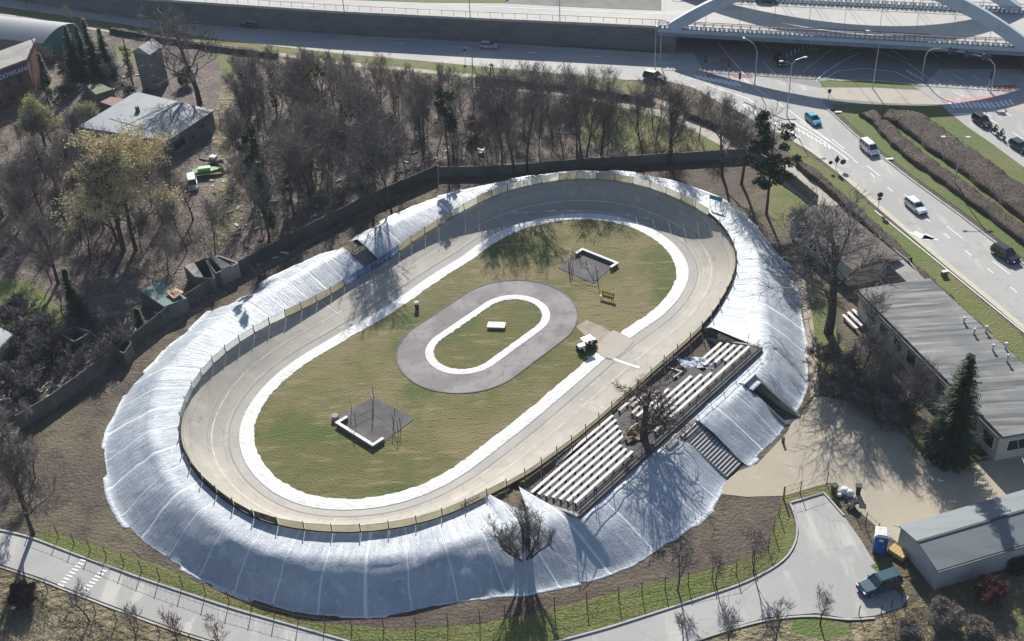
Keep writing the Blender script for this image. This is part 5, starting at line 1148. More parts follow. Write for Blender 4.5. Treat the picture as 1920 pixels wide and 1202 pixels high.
# garden tractor
p = gp(1097, 655); t = empty('garden_tractor', p, radians(205), 'small white ride-on mower with a trailer on the infield grass', 'mower')
MB().box((.45, 0, .62), (.8, .6, .36)).build('bonnet', P_wht, t, bevel=.05); MB().box((-.35, 0, .55), (.8, .55, .22)).build('chassis', MT['steel_d'], t)
MB().box((-.35, 0, .78), (.45, .45, .12)).build('seat', MT['steel_d'], t, bevel=.03); MB().box((-.58, 0, 1.0), (.1, .45, .4)).build('seat_back', MT['steel_d'], t, bevel=.03)
MB().box((-.3, 0, 1.35), (1.2, .9, .07)).build('canopy', P_wht, t, bevel=.02)
for x, y in ((-.8, -.4), (-.8, .4), (.2, -.4), (.2, .4)): MB().tube([(x, y, .6), (x, y, 1.33)], .025, 5).build('canopy_post', MT['steel_d'], t)
for x, r in ((-.6, .38), (.62, .26)):
    for s in (-1, 1): MB().tube([(x, s*.30, r), (x, s*.52, r)], r, 12).build('wheel', MT['tyre'], t)
p = gp(1110, 647); t = empty('small_trailer', p, radians(205), 'small dark trailer with a pale lid behind the white mower', 'trailer')
MB().box((0, 0, .5), (1.0, .7, .4)).build('box', MT['steel_d'], t); MB().box((-.25, 0, .76), (.4, .5, .1)).build('lid', MT['seat'], t)
for s in (-1, 1): MB().tube([(0, s*.38, .25), (0, s*.5, .25)], .25, 10).build('wheel', MT['tyre'], t)
# portable toilet
MT['blue_pl'] = mat('blue_plastic', (.012, .085, .28), rough=.4, spec=.5)
p = gp(1648, 1031); t = empty('portable_toilet', p, radians(-18), 'blue portable toilet with a white roof by the wire fence', 'toilet')
MB().box((0, 0, 1.05), (1.12, 1.12, 2.1)).build('cabin', MT['blue_pl'], t, bevel=.04)
m = MB(); loft([[(-.6, -.6, 2.1), (.6, -.6, 2.1), (.6, .6, 2.1), (-.6, .6, 2.1)], [(-.6, -.6, 2.18), (.6, -.6, 2.18), (.6, .6, 2.18), (-.6, .6, 2.18)], [(-.35, -.5, 2.34), (.35, -.5, 2.34), (.35, .5, 2.34), (-.35, .5, 2.34)]], m); m.build('roof', MT['strip'], t)
dr = MB().box((-.05, -.575, 1.03), (.72, .04, 1.85)).build('door', mat('door_blue', (.016, .11, .34), rough=.4), t); MB().box((-.02, -.605, 1.75), (.34, .02, .26)).build('sign', MT['seat'], dr); MB().box((.24, -.61, 1.1), (.05, .04, .18)).build('handle', MT['steel'], dr)
MB().box((-.575, 0, 1.5), (.03, .5, .3)).build('vent', MT['seat'], t)
p = gp(1685, 1033, .5); t = empty('wooden_crate', (p.x, p.y, 0), radians(-52), 'flat yellow wooden crate between the toilet and the shed', 'crate')
MT['wood_y'] = mat('yellow_wood', (.50, .36, .15), [(2, (.40, .28, .12), .5, .7)]); MB().box((0, 0, .27), (1.5, .85, .45)).build('crate_side', MT['wood_y'], t)
for i in range(5): MB().box((-.6+i*.3, 0, .52), (.27, .95, .04)).build('lid_board', MT['wood_y'], t)
# sacks and bins by the cul-de-sac corner
for k, (x, y, s) in enumerate([(1583,925,.45), (1592,929,.42), (1574,931,.22)]):
    b_ = MB(); p = gp(x, y); n = 8; secs = [[(p.x+s*(1+.12*sin(3*j))*cos(2*pi*j/10)*sin(pi*(i+.6)/(n+.4)), p.y+s*sin(2*pi*j/10)*sin(pi*(i+.6)/(n+.4)), s*.8+s*.8*cos(pi*(i+.6)/(n+.4))) for j in range(10)] for i in range(n)]; loft(secs, b_)
    tag(b_.build('rubbish_sack', MT['strip'], smooth=True), ['bigger white sack on the left at the road corner', 'second white sack, nearest the gravel, at the road corner', 'small white bag left of the two sacks'][k], 'sack')
for k, (x, y, h) in enumerate([(1563,925,1.1), (1608,926,1.1)]):
    t = empty('wheelie_bin', gp(x, y), .3+k, ['dark bin on the left of the sacks at the road corner', 'dark bin standing on the gravel right of the sacks'][k], 'bin'); MB().tube([(0, 0, .05), (0, 0, 1.0)], [.26, .33], 4).build('body', MT['steel_d'], t); MB().box((0, 0, 1.04), (.55, .6, .08)).build('lid', MT['leaf_d'], t)
crumple('rubbish_heap', [gp(1580,940,.2), gp(1600,936,.3), gp(1612,950,.2), gp(1592,958,.1)], 7, 6, 1.2, MT['steel_d'], 'dark rubbish heap in front of the white sacks', 'rubbish', 8)
tag(MB().box(gp(1468,830)+Vector((0, 0, .35)), (.25, .25, .7)).build('gravel_bollard', MT['stand_f']), 'short dark bollard on the gravel near the smallest sheeting', 'bollard')

# ================================================================ LAMPS, SIGNALS, SIGNS
def lamp(base, top, arms, label, r0=.09, bend=0):
    b = gp(*base, .05); h = None; best = 1e9
    for i in range(30, 300):
        z = i*.05; v = Vector((b.x, b.y, z))-Vector((0, 0, HCAM)); k = FPX/v.dot(_fw); e = abs(601-v.dot(_up)*k-top[1])
        if e < best: best, h = e, z
    t = empty('street_lamp', b, 0, label, 'street lamp')
    MB().tube([(0, 0, 0), (0, 0, h)], [r0, r0*.6], 7).build('pole', MT['steel'], t)
    for dx, dy, dz in arms:
        MB().tube([(0, 0, h-.02), (dx*.3, dy*.3, h+dz*.7), (dx, dy, h+dz)], .045, 6).build('arm', MT['steel'], t)
        MB().box((dx*1.12, dy*1.12, h+dz-.02), (.55 if abs(dx) > abs(dy) else .28, .55 if abs(dy) > abs(dx) else .28, .12)).build('lamp_head', MT['seat'], t)
    return t
lamp((1636,166),(1651,74), [(-1.4, 1.2, .9)], 'grey street lamp on the grass island before the bridge')
lamp((1415,157),(1421,98), [(-1.6, 1.8, 1.6)], 'grey street lamp leaning over the crossing, left of the black car', .11)
lamp((1475,217),(1489,122), [(1.7, .3, .9), (-1.3, .5, .4)], 'double armed grey lamp at the tip of the traffic island')
lamp((1788,350),(1807,258), [(-2.2, .4, .05), (.5, 0, .02)], 'grey street lamp standing between the two brown hedges')
lamp((1228,128),(1237,50), [(-.1, -1.3, .6)], 'grey street lamp on the road before the retaining wall')
lamp((1238,120),(1242,48), [(1.0, .5, .4)], 'second grey lamp close beside the one before the wall')
for k, (x, y, top) in enumerate([(1050,43,5), (646,26,-22), (882,36,-10)]):
    b = gp(x, y, ZH); t = empty('street_lamp', b, 0, ['slim grey lamp on the highway nearest the bridge', 'slim grey lamp on the highway farthest from the bridge', 'slim grey lamp on the highway between the other two'][k], 'street lamp', 'lamps along the raised highway')
    MB().tube([(0, 0, 0), (0, 0, 7)], [.09, .05], 6).build('pole', MT['steel'], t); MB().tube([(0, 0, 7), (0, 1.5, 7.4)], .04, 5).build('arm', MT['steel'], t); MB().box((0, 1.8, 7.4), (.25, .6, .1)).build('lamp_head', MT['seat'], t)
# signal gantry
b0, b1 = gp(1728, 146), gp(1857, 173); L = (b1-b0); t = empty('signal_gantry', b0, 0, 'curved grey gantry carrying three traffic signals by the bridge', 'gantry')
pts = [Vector(), Vector((0, 0, 3.4)), L*.02+Vector((0, 0, 4.3)), L*.09+Vector((0, 0, 5.0)), L*.2+Vector((0, 0, 5.25)), L*.5+Vector((0, 0, 5.35)), L*.8+Vector((0, 0, 5.25)), L*.91+Vector((0, 0, 5.0)), L*.98+Vector((0, 0, 4.3)), L+Vector((0, 0, 3.4)), L]
pts[0] = Vector((0, 0, 2.0)) if False else pts[0]
MB().tube(pts, .09, 7).build('frame', MT['steel'], t)
MT['sig_b'] = mat('signal_blue_black', (.02, .03, .10), rough=.5)
for u in (.33, .56, .80):
    sg = MB().box(L*u+Vector((0, -.1, 5.2)), (.35, .3, 1.0)).build('signal', MT['steel_d'], t); MB().box(L*u+L.normalized()*.75+Vector((0, -.05, 5.25)), (.8, .06, .8)).build('lane_sign', MT['sig_b'], t)
    for i, c in enumerate(((.4, .02, .02), (.3, .2, .02), (.02, .25, .08))): MB().tube([L*u+Vector((0, -.26, 5.5-i*.3)), L*u+Vector((0, -.3, 5.5-i*.3))], .1, 8).build('lens', paint('lens_%s' % 'rag'[i], c), sg)
def signal(px, h, label, w_=.32):
    t = empty('traffic_signal', gp(*px), 0, label, 'traffic signal'); MB().tube([(0, 0, 0), (0, 0, h)], .06, 6).build('pole', MT['steel'], t); MB().box((0, -.12, h-.1), (w_, .3, 1.1)).build('housing', MT['steel_d'], t, bevel=.03)
    MB().tube([(0, -.28, h+.2), (0, -.31, h+.2)], .1, 8).build('lens', MT['lamp_r'], t)
signal((1366,142), 2.2, 'black traffic signal standing at the red cycle lane'); signal((1852,170), 2.6, 'pale traffic signal on a short post at the right foot of the gantry')
signal((1386,158), 1.6, 'small traffic signal right of the black one by the crossing'); signal((1322,128), 1.6, 'small dark signal in the shade left of the red cycle lane')
def sign(px, h, label, kind, ang=0, m=None):
    t = empty('road_sign', gp(*px), ang, label, 'road sign'); MB().tube([(0, 0, 0), (0, 0, h)], .045, 6).build('pole', MT['steel'], t); m = m or MT['steel_d']
    if kind == 'trio':
        MB().add([(-.38, -.08, h), (0, -.08, h+.75), (.38, -.08, h), (0, -.08, h-.55), (-.38, -.04, h), (0, -.04, h+.75), (.38, -.04, h), (0, -.04, h-.55)], [(0, 3, 2, 1), (4, 5, 6, 7), (0, 1, 5, 4), (1, 2, 6, 5), (2, 3, 7, 6), (3, 0, 4, 7)]).build('plate', m, t)
        for x, r in ((-.85, .28), (.85, .40)): MB().tube([(x, -.08, h-.35), (x, -.04, h-.35)], r, 14).build('disc', m, t)
        MB().tube([(-.85, -.03, h-.35), (.85, -.03, h-.35)], .03, 5).build('bracket', MT['steel'], t)
    elif kind == 'disc': MB().tube([(0, -.07, h-.1), (0, -.03, h-.1)], .38, 16).build('disc', m, t); MB().box((0, -.05, h-.7), (.5, .04, .35)).build('plate', m, t)
    else: MB().box((0, -.05, h-.2), (.5, .04, .6)).build('plate', m, t)
sign((1567,318), 1.5, 'dark sign seen from behind, a diamond between two discs, at the road edge', 'trio')
sign((1646,392), 2.2, 'dark round sign seen from behind on a thin pole by the diagonal road', 'disc')
sign((1553,190), 1.9, 'small dark sign at the corner of the green median', 'plate')
sign((872,112), 2.0, 'small dark sign on the road below the wall', 'plate')
t = empty('utility_box', gp(1770, 517), .2, 'pale small box on the grass between road and grey roof', 'box'); MB().box((0, 0, .3), (.7, .35, .6)).build('cabinet', MT['conc_d'], t); MB().box((0, 0, .63), (.78, .42, .06)).build('lid', MT['seat'], t)
for k, (x, y) in enumerate([(1572,210),(1668,298)]): tag(MB().box(gp(x, y, .1), (1.0, .45, .12)).build('drain_cover', MT['seat']), ['white slab on the median grass near its far corner', 'white slab on the median grass beside the white van'][k], 'slab')
# wooden line poles
def pole(px, h, label, lean=(0, 0), cat='pole', m=None, cross=True):
    t = empty('utility_pole', gp(*px), 0, label, cat); MB().tube([(0, 0, 0), (lean[0], lean[1], h)], [.14, .09], 6).build('shaft', m or MT['bark'], t)
    if cross: MB().beam((lean[0]-.7, lean[1], h-.3), (lean[0]+.7, lean[1], h-.3), .1, .1).build('cross_arm', m or MT['bark'], t)
    return t
pole((96,150), 7.5, 'leaning dark wooden pole between brick building and spruces', (-1.2, 0), cross=False)
pole((240,110), 4.0, 'short dark wooden pole left of the transformer tower', cross=False)
ap_ = empty('timber_pylon', gp(917, 181), 0, 'A-shaped timber line pole standing by the far path', 'pole'); Q = gp(934, 183)-gp(917, 181)
MB().tube([(0, 0, 0), Q*.45+Vector((0, 0, 5.6))], [.14, .09], 6).build('shaft', MT['rust'], ap_); MB().tube([Q, Q*.55+Vector((0, 0, 5.6))], [.14, .09], 6).build('shaft', MT['rust'], ap_); MB().beam(Q*.2+Vector((0, 0, 5.3)), Q*.8+Vector((0, 0, 5.3)), .12, .12).build('cross_arm', MT['rust'], ap_)
pole((1905,835), .1, 'short anchor stub by the long building', cross=False)
t = empty('overhead_wire', gp(1904, 795, 3.4), 0, 'white cable hanging from the corner of the long building', 'cable'); a = Vector(t.location); b = gp(1921, 870, 2.2); MB().tube([Vector(), (b-a)*.5-Vector((0, 0, .5)), b-a], .03, 5).build('wire', MT['seat'], t)

# ================================================================ WIRE FENCES
def wire_fence(label, pts, h, sp, mt=None, mesh=True):
    p = P2(pts); t = empty('wire_fence', p[0], 0, label, 'fence'); off = -Vector(t.location); q = []; 
    for a, b in zip(p, p[1:]):
        n = max(1, round((b-a).length/sp)); q += [a.lerp(b, i/n) for i in range(n)]
    q.append(p[-1])
    for v in q: MB().tube([v, v+Vector((0, 0, h))], .045, 5).build('post', mt or MT['rust'], t).location = off
    m = MB()
    for a, b in zip(q, q[1:]):
        for z in (.12, h*.5, h-.08): m.beam(a+Vector((0, 0, z)), b+Vector((0, 0, z)), .018, .018)
        k = int((b-a).length/.5)
        for i in range(k):
            c, d = a.lerp(b, i/k), a.lerp(b, (i+1)/k); m.beam(c+Vector((0, 0, .1)), d+Vector((0, 0, h-.1)), .008, .008); m.beam(d+Vector((0, 0, .1)), c+Vector((0, 0, h-.1)), .008, .008)
    if mesh: m.build('wire_mesh', mt or MT['rust'], t).location = off
    return t
wire_fence('long thin wire fence on rusty posts round the near foot of the bank', [(60,990),(110,1008),(200,1045),(300,1085),(430,1130),(560,1165),(660,1180),(780,1178),(900,1165),(1040,1142),(1160,1122),(1290,1095),(1380,1075),(1440,1030),(1470,935)], 1.5, 2.3)
wire_fence('wire fence between the gravel yard and the cul-de-sac grass', [(1468,935),(1500,925),(1550,908)], 1.5, 2.0)
wire_fence('wire fence and gate running from the sacks to the blue toilet', [(1600,955),(1622,985),(1645,1005)], 1.6, 1.6, MT['steel_d'])
wire_fence('sparse wire fence along the lower edge of the lower road', [(0,1075),(90,1108),(180,1150),(300,1190),(420,1225)], 1.3, 2.6)
wire_fence('short dark fence stubs beside the teal car', [(1610,1152),(1652,1150),(1690,1128)], 1.1, 1.4, MT['steel_d'], False)

crumple('plastic_scrap', [gp(944,918,.9), gp(951,914,1.0), (gp(957,925,1.0)), gp(951,930,.9)], 5, 5, .5, MT['strip'], 'white plastic scrap on the grassy notch beside the stand', 'scrap', 12)
tag(MB().beam(gp(948,914,1.2), gp(972,929,1.3), .10, .06).build('white_plank', MT['seat']), 'thin white plank lying across the grassy notch beside the stand', 'plank')
# ================================================================ PLANTS
def height_of(base, top):
    b = gp(*base); best, h = 1e9, 1
    for i in range(10, 500):
        z = i*.05; v = Vector((b.x, b.y, z))-Vector((0, 0, HCAM)); k = FPX/v.dot(_fw); e = abs(601-v.dot(_up)*k-top)
        if e < best: best, h = e, z
    return h
def rvec(r, up=0.0):
    while True:
        v = Vector((r.uniform(-1, 1), r.uniform(-1, 1), r.uniform(-1, 1)))
        if .05 < v.length < 1: v.normalize(); v.z += up; return v.normalized()
def ribbon(mb, p, d, L, w_, r, bend=.25):
    s = d.cross(rvec(r)).normalized()*w_/2; q = p+d*L*.5+rvec(r)*L*bend*.25; e = q+(d+rvec(r)*bend).normalized()*L*.5
    mb.add([p-s, p+s, q+s*.7, q-s*.7, e], [(0, 1, 2, 3), (3, 2, 4)])
    return q, e
def bare_tree_mesh(seed, H=10., fork=.35, spread=.5, nl=(7, 6, 6), twigs=5, r0=.17, tw=.035, lean=0, up=.35, stems=1, curve=0):
    """unit of a leafless tree: trunk and limbs in one mesh, the crown of branches and twigs in another"""
    r = random.Random(seed); T = MB(); Cn = MB()
    def grow(p, d, L, rad, lv):
        n = 4 if lv < 2 else 3; pts = [p]; dd = d.copy()
        for i in range(n):
            dd = (dd+rvec(r)*(.12 if lv == 0 else .22)+Vector((curve if lv == 0 else 0, 0, up*(.1 if lv == 0 else .25)))).normalized(); pts.append(pts[-1]+dd*L/n)
        rr = [rad*(1-.55*i/n) for i in range(n+1)]
        (T if lv < 2 else Cn).tube(pts, rr, 6 if lv == 0 else (4 if lv == 1 else 3), lv < 1)
        if lv < 3:
            k = nl[min(lv, len(nl)-1)]; f0 = fork if lv == 0 else .25
            for i in range(k):
                u = f0+(1-f0)*(i+r.random()*.8)/k if lv else f0+(1-f0)*((i+.5)/k)**.8; u = min(u, .98)
                j = min(int(u*n), n-1); q = pts[j].lerp(pts[j+1], u*n-j); ax = (pts[j+1]-pts[j]).normalized()
                sd = rvec(r); sd = (sd-ax*sd.dot(ax)).normalized(); sp = spread*(1.15-.5*u)
                nd_ = (ax*(1-sp)+sd*sp+Vector((0, 0, up*.3))).normalized()
                grow(q, nd_, L*(.62-.2*u*(lv == 0)) * r.uniform(.75, 1.15)*(1 if lv else .9), rad*(1-.5*u)*.52, lv+1)
        if lv >= 2:
            for i in range(twigs):
                u = .2+.8*r.random(); j = min(int(u*n), n-1); q = pts[j].lerp(pts[j+1], u*n-j); ax = (pts[j+1]-pts[j]).normalized()
                nd_ = (ax+rvec(r)*.8+Vector((0, 0, up*.5))).normalized(); m_, e = ribbon(Cn, q, nd_, L*r.uniform(.3, .7)+.15, tw, r)
                if r.random() < .7: ribbon(Cn, m_, (nd_+rvec(r)*.8).normalized(), L*.35+.1, tw*.8, r)
    for s in range(stems):
        a = 2*pi*s/stems+r.random(); d = Vector((lean+(.35*cos(a) if stems > 1 else 0), .35*sin(a) if stems > 1 else 0, 1)).normalized(); p0 = Vector((.15*cos(a), .15*sin(a), -.1)) if stems > 1 else Vector((0, 0, -.1))
        grow(p0, d, H*.62*r.uniform(.9, 1.05), r0, 0)
    zm = max(v[2] for v in Cn.v+T.v); k = H/zm
    for M_ in (T, Cn): M_.v = [(x*k, y*k, z*k) for x, y, z in M_.v]
    return T, Cn
def leaf(mb, p, s, r, flat=0):
    a = rvec(r); b = a.cross(rvec(r)).normalized(); a *= s*r.uniform(.6, 1.2); b *= s*r.uniform(.4, .8)
    if flat: a.z *= .4; b.z *= .4
    mb.add([p-a-b, p+a-b*.6, p+a*.8+b, p-a*.7+b*.8], [(0, 1, 2, 3)])
def clump(mb, c, R_, n, s, r):
    for _ in range(n):
        d = rvec(r); leaf(mb, Vector(c)+Vector((d.x*R_[0], d.y*R_[1], d.z*R_[2]))*(r.random()**.4), s, r)
def tree_thing(T, Cn, name, mt, mc, label, cat='tree', extra=None):
    t = empty(name, label=label, cat=cat)
    T.build('trunk', mt, t); c = Cn.build('crown', mc, t)
    return t
PROTO = {}
for k, (sd_, kw) in {
  'slim0': (11, dict(H=10, fork=.30, spread=.52, nl=(10, 5, 4), twigs=6, r0=.10, up=.42, tw=.026)),
  'slim1': (12, dict(H=10, fork=.36, spread=.50, nl=(10, 5, 4), twigs=6, r0=.10, up=.42, lean=.06, tw=.026)),
  'slim2': (13, dict(H=10, fork=.28, spread=.56, nl=(9, 6, 4), twigs=6, r0=.11, up=.38, lean=-.08, tw=.026)),
  'slim3': (14, dict(H=10, fork=.42, spread=.50, nl=(10, 5, 4), twigs=6, r0=.09, up=.40, tw=.026)),
  'wide0': (21, dict(H=10, fork=.28, spread=.62, nl=(8, 7, 6), twigs=5, r0=.22, up=.34, tw=.026)),
  'wide1': (22, dict(H=10, fork=.22, spread=.60, nl=(9, 8, 5), twigs=5, r0=.20, up=.36, lean=.05, tw=.026)),
  'sap0': (31, dict(H=5, fork=.3, spread=.38, nl=(6, 4, 3), twigs=3, r0=.06, up=.55, tw=.03)),
  'sap1': (32, dict(H=5, fork=.25, spread=.45, nl=(6, 4, 3), twigs=3, r0=.05, up=.5, tw=.03)),
  'shrub0': (41, dict(H=2.6, fork=.1, spread=.5, nl=(5, 4, 3), twigs=5, r0=.04, up=.4, stems=5, tw=.03)),
  'shrub1': (42, dict(H=2.2, fork=.1, spread=.6, nl=(5, 4, 3), twigs=6, r0=.035, up=.25, stems=6, tw=.03)),
}.items(): PROTO[k] = [bare_tree_mesh(sd_, **kw), None, dict(kw)['H'], {}]
def plant(kind, px, h, label, cat='tree', group=None, rz=None, name='bare_tree', mt='bark', mc='twig', w_=1.0, z=0, world=None):
    pr = PROTO[kind]; key = (mt, mc); rz = R.uniform(0, 6.28) if rz is None else rz; loc = world or gp(px[0], px[1], z); s = h/pr[2]; w_ = w_*(1.28 if kind[:4] == 'slim' else 1.25)
    if key not in pr[3]:
        t = empty(name, label=label, cat=cat, group=group); (T, Cn) = pr[0]; T.build('trunk', MT[mt], t); Cn.build('crown', MT[mc], t); pr[3][key] = t
        t.location = loc; t.rotation_euler = (0, 0, rz); t.scale = (s*w_, s*w_, s); return t
    t = copy_tree(pr[3][key], None, loc, rz, (s*w_, s*w_, s), label, group); t.name = name; t['category'] = cat
    if not group and 'group' in t: del t['group']
    return t

# trees one can tell apart -------------------------------------------------
def tt(kind, base, top, label, **k): return plant(kind, base, height_of(base, top), label, **k)
tt('wide0', (375,196), 12, 'huge bare tree rising behind the flat roofed house and the grey tower', mc='twig', w_=1.1)
tt('slim0', (700,424), 215, 'bare tree growing at the sheeting edge just left of its taller neighbour', w_=.9)
tt('slim1', (735,402), 190, 'tall bare tree at the sheeting edge whose shadow falls across the white sheet', w_=.9)
tt('slim2', (942,322), 128, 'bare tree behind the far wall, just left of the two close trunks', w_=.8)
tt('slim0', (966,326), 108, 'straight bare trunk behind the far end of the track, rising highest there', w_=.8)
tt('slim1', (988,324), 112, 'bare tree leaning right behind the far wall beside the straight trunk', rz=.1, w_=.9)
tt('slim3', (1082,303), 125, 'bare tree at the far wall, left one of the middle trio', w_=.9)
tt('slim0', (1099,302), 135, 'bare tree at the far wall, middle one of the middle trio', w_=.9)
tt('wide1', (1127,303), 160, 'bare tree spreading at the far wall, right one of the middle trio', w_=.7)
tt('slim3', (1205,300), 140, 'slim bare tree at the far wall before the forked tree', w_=.9)
tt('wide1', (1256,306), 128, 'forked bare tree at the far wall beside the dark blue car', w_=.75, rz=2.2)
tt('wide0', (1354,330), 158, 'bare tree with open crown inside the wall, left of the dark pine', w_=.65)
tt('slim2', (1390,345), 165, 'bare tree with crooked trunk inside the wall, touching the dark pine', w_=1.1)
tt('wide0', (1553,625), 392, 'large bare tree with thick leaning trunk before the brown roofed house', rz=1.0, w_=1.2)
tt('slim2', (1500,470), 360, 'thin bare tree beside the corner of the brown roofed house', mc='twig')
tt('wide1', (62,1002), 800, 'bare tree with bent trunk at the left, near the lower road', w_=.7, rz=3.3)
tt('wide0', (-6,1010), 860, 'bare tree cut by the left edge above the lower road', w_=.8)
tt('wide1', (232,470), 250, 'dark bare tree standing behind the yellow tree', w_=.9, mc='twig')
tt('slim1', (505,455), 300, 'bare tree beside the ivy clad spruce', w_=.8)
for k, (b, tp) in enumerate([((50,15),-20), ((137,52),5), ((210,25),-10), ((270,58),20), ((345,60),20)]):
    tt('slim%d' % (k % 4), b, tp, ['bare tree on the road verge at the top left corner', 'bare tree on the verge behind the tallest spruce', 'slim bare tree on the verge right of the corner tree', 'bare tree on the verge above the transformer tower', 'bare tree on the verge behind the huge bare tree'][k], w_=.9, mc='twig_p')

# the bare thicket ----------------------------------------------------------
def inside(p, poly):
    c = False; n = len(poly)
    for i in range(n):
        (x1, y1), (x2, y2) = poly[i], poly[(i+1) % n]
        if (y1 > p[1]) != (y2 > p[1]) and p[0] < (x2-x1)*(p[1]-y1)/(y2-y1)+x1: c = not c
    return c
def scatter(poly, n, mind, seed, avoid=()):
    r = random.Random(seed); w_ = [tuple(gp(*p)[:2]) for p in poly]; xs = [p[0] for p in w_]; ys = [p[1] for p in w_]; out = []; tr = 0
    av = [([tuple(gp(*p)[:2]) for p in a]) for a in avoid]
    while len(out) < n and tr < n*60:
        tr += 1; p = (r.uniform(min(xs), max(xs)), r.uniform(min(ys), max(ys)))
        if not inside(p, w_) or any(inside(p, a) for a in av): continue
        if any((p[0]-q[0])**2+(p[1]-q[1])**2 < mind**2 for q in out): continue
        out.append(p)
    return out
HOUSE = [(140,270),(250,180),(420,215),(420,260),(330,310),(260,330)]
YARD = [(340,350),(360,270),(440,255),(500,265),(490,320),(440,340),(390,360)]
CLEAR = [(395,140),(450,140),(450,300),(470,460),(380,470),(400,330)]
W1 = [(445,330),(450,190),(470,140),(560,128),(700,150),(860,170),(880,220),(860,310),(800,332),(700,378),(560,452),(480,480)]
def tops(x, y, hi, line=((400, 95), (560, 88), (700, 108), (850, 122), (1000, 112), (1180, 122), (1320, 150))):
    q = px_of(Vector((x, y, 0))); t = line[0][1]
    for (x0, y0), (x1, y1) in zip(line, line[1:]):
        if x0 <= q[0] <= x1: t = y0+(y1-y0)*(q[0]-x0)/(x1-x0)
    return max(4.5, min(hi, height_of(q, t+R.uniform(-12, 22))))
for i, (x, y) in enumerate(scatter(W1, 74, 2.3, 5)):
    plant('slim%d' % (i % 4), None, tops(x, y, R.uniform(8, 12)), 'bare tree in the dense grey thicket above the long mossy wall', group='bare trees of the dense thicket', world=Vector((x, y, 0)), w_=R.uniform(.75, 1.05), mc=('twig' if i % 3 else 'twig_p'))
for i, (x, y) in enumerate(scatter(W1, 62, 1.6, 25)):
    plant('sap%d' % (i % 2), None, tops(x, y, R.uniform(5, 8)), 'thin straight sapling among the bare trees of the dense thicket', group='saplings in the dense thicket', world=Vector((x, y, 0)), name='sapling', mc=('twig' if i % 2 else 'twig_p'), w_=.75)
W2 = [(880,200),(1060,180),(1180,210),(1300,240),(1330,290),(1200,296),(1080,302),(985,316),(900,320),(870,310)]
for i, (x, y) in enumerate(scatter(W2, 30, 2.6, 6)):
    plant('slim%d' % (i % 4), None, tops(x, y, R.uniform(7, 11)), 'slim bare tree in the open wood between footpath and far wall', group='bare trees behind the far wall', world=Vector((x, y, 0)), w_=R.uniform(.7, .95))
W3 = [(-80,330),(60,300),(150,290),(260,330),(340,360),(440,480),(330,570),(270,520),(180,500),(120,560),(60,500),(-80,480)]
for i, (x, y) in enumerate(scatter(W3, 46, 2.3, 7, [HOUSE, YARD])):
    plant(['slim0', 'wide1', 'slim2', 'wide0'][i % 4], None, R.uniform(6.5, 10), 'bare tree in the left wood round the yellow tree', group='bare trees of the left wood', world=Vector((x, y, 0)), w_=R.uniform(.7, 1.0), mc=('twig' if i % 3 else 'twig_p'))
W3b = [(-80,190),(40,215),(140,240),(150,290),(40,310),(-80,340)]
for i, (x, y) in enumerate(scatter(W3b, 9, 2.5, 17)):
    plant('slim%d' % (i % 4), None, R.uniform(5, 8), 'bare tree left of the flat roofed house, below the brick building', group='bare trees below the brick building', world=Vector((x, y, 0)), mc='twig')
W3c = [(100,130),(250,130),(260,165),(150,185),(90,170)]
for i, (x, y) in enumerate(scatter(W3c, 7, 2.5, 18)):
    plant('sap%d' % (i % 2), None, R.uniform(3, 5), 'small bare tree among the sheds below the spruces', group='small bare trees among the sheds', world=Vector((x, y, 0)), mc='twig_p')
W4 = [(60,90+500),(200,600),(330,560),(250,650),(160,720),(80,765),(-60,840),(-80,700)]
for i, (x, y) in enumerate(scatter(W4, 26, 2.0, 8)):
    plant(['sap0', 'shrub0', 'sap1', 'shrub1'][i % 4], None, R.uniform(2.2, 5.0), 'bare shrub among the ruined sheds behind the long wall', 'shrub', 'bare shrubs among the ruined sheds', world=Vector((x, y, 0)), name='bare_shrub', mc='twig')
for i, (x, y) in enumerate(scatter([(-60,860),(0,820),(80,800),(130,860),(110,940),(40,985),(-60,980)], 6, 2.5, 9)):
    plant('sap%d' % (i % 2), None, R.uniform(3.5, 6), 'small bare tree on the brown ground left of the track bank', group='small bare trees left of the track', world=Vector((x, y, 0)), mc='twig_p')
for i, (x, y) in enumerate(scatter([(1555,640),(1600,650),(1700,740),(1770,840),(1720,855),(1640,790),(1590,745),(1540,740),(1530,690)], 17, 1.8, 10)):
    plant(['shrub0', 'sap0', 'shrub1', 'sap1'][i % 4], None, R.uniform(2.2, 4.2), 'bare shrub between the gravel yard and the long building', 'shrub', 'bare shrubs by the long building', world=Vector((x, y, 0)), name='bare_shrub')
tt('slim2', (1600,745), 610, 'tall thin bare tree above the gravel yard', w_=1.0); tt('wide1', (1700,800), 660, 'bare tree whose crown overlaps the long grey roof', w_=.8); tt('wide1', (1640,770), 650, 'bare tree leaning over the upper edge of the gravel yard', w_=.9)
tt('slim1', (1622,640), 545, 'thin bare tree at the corner of the grey roofed building', w_=1.1)
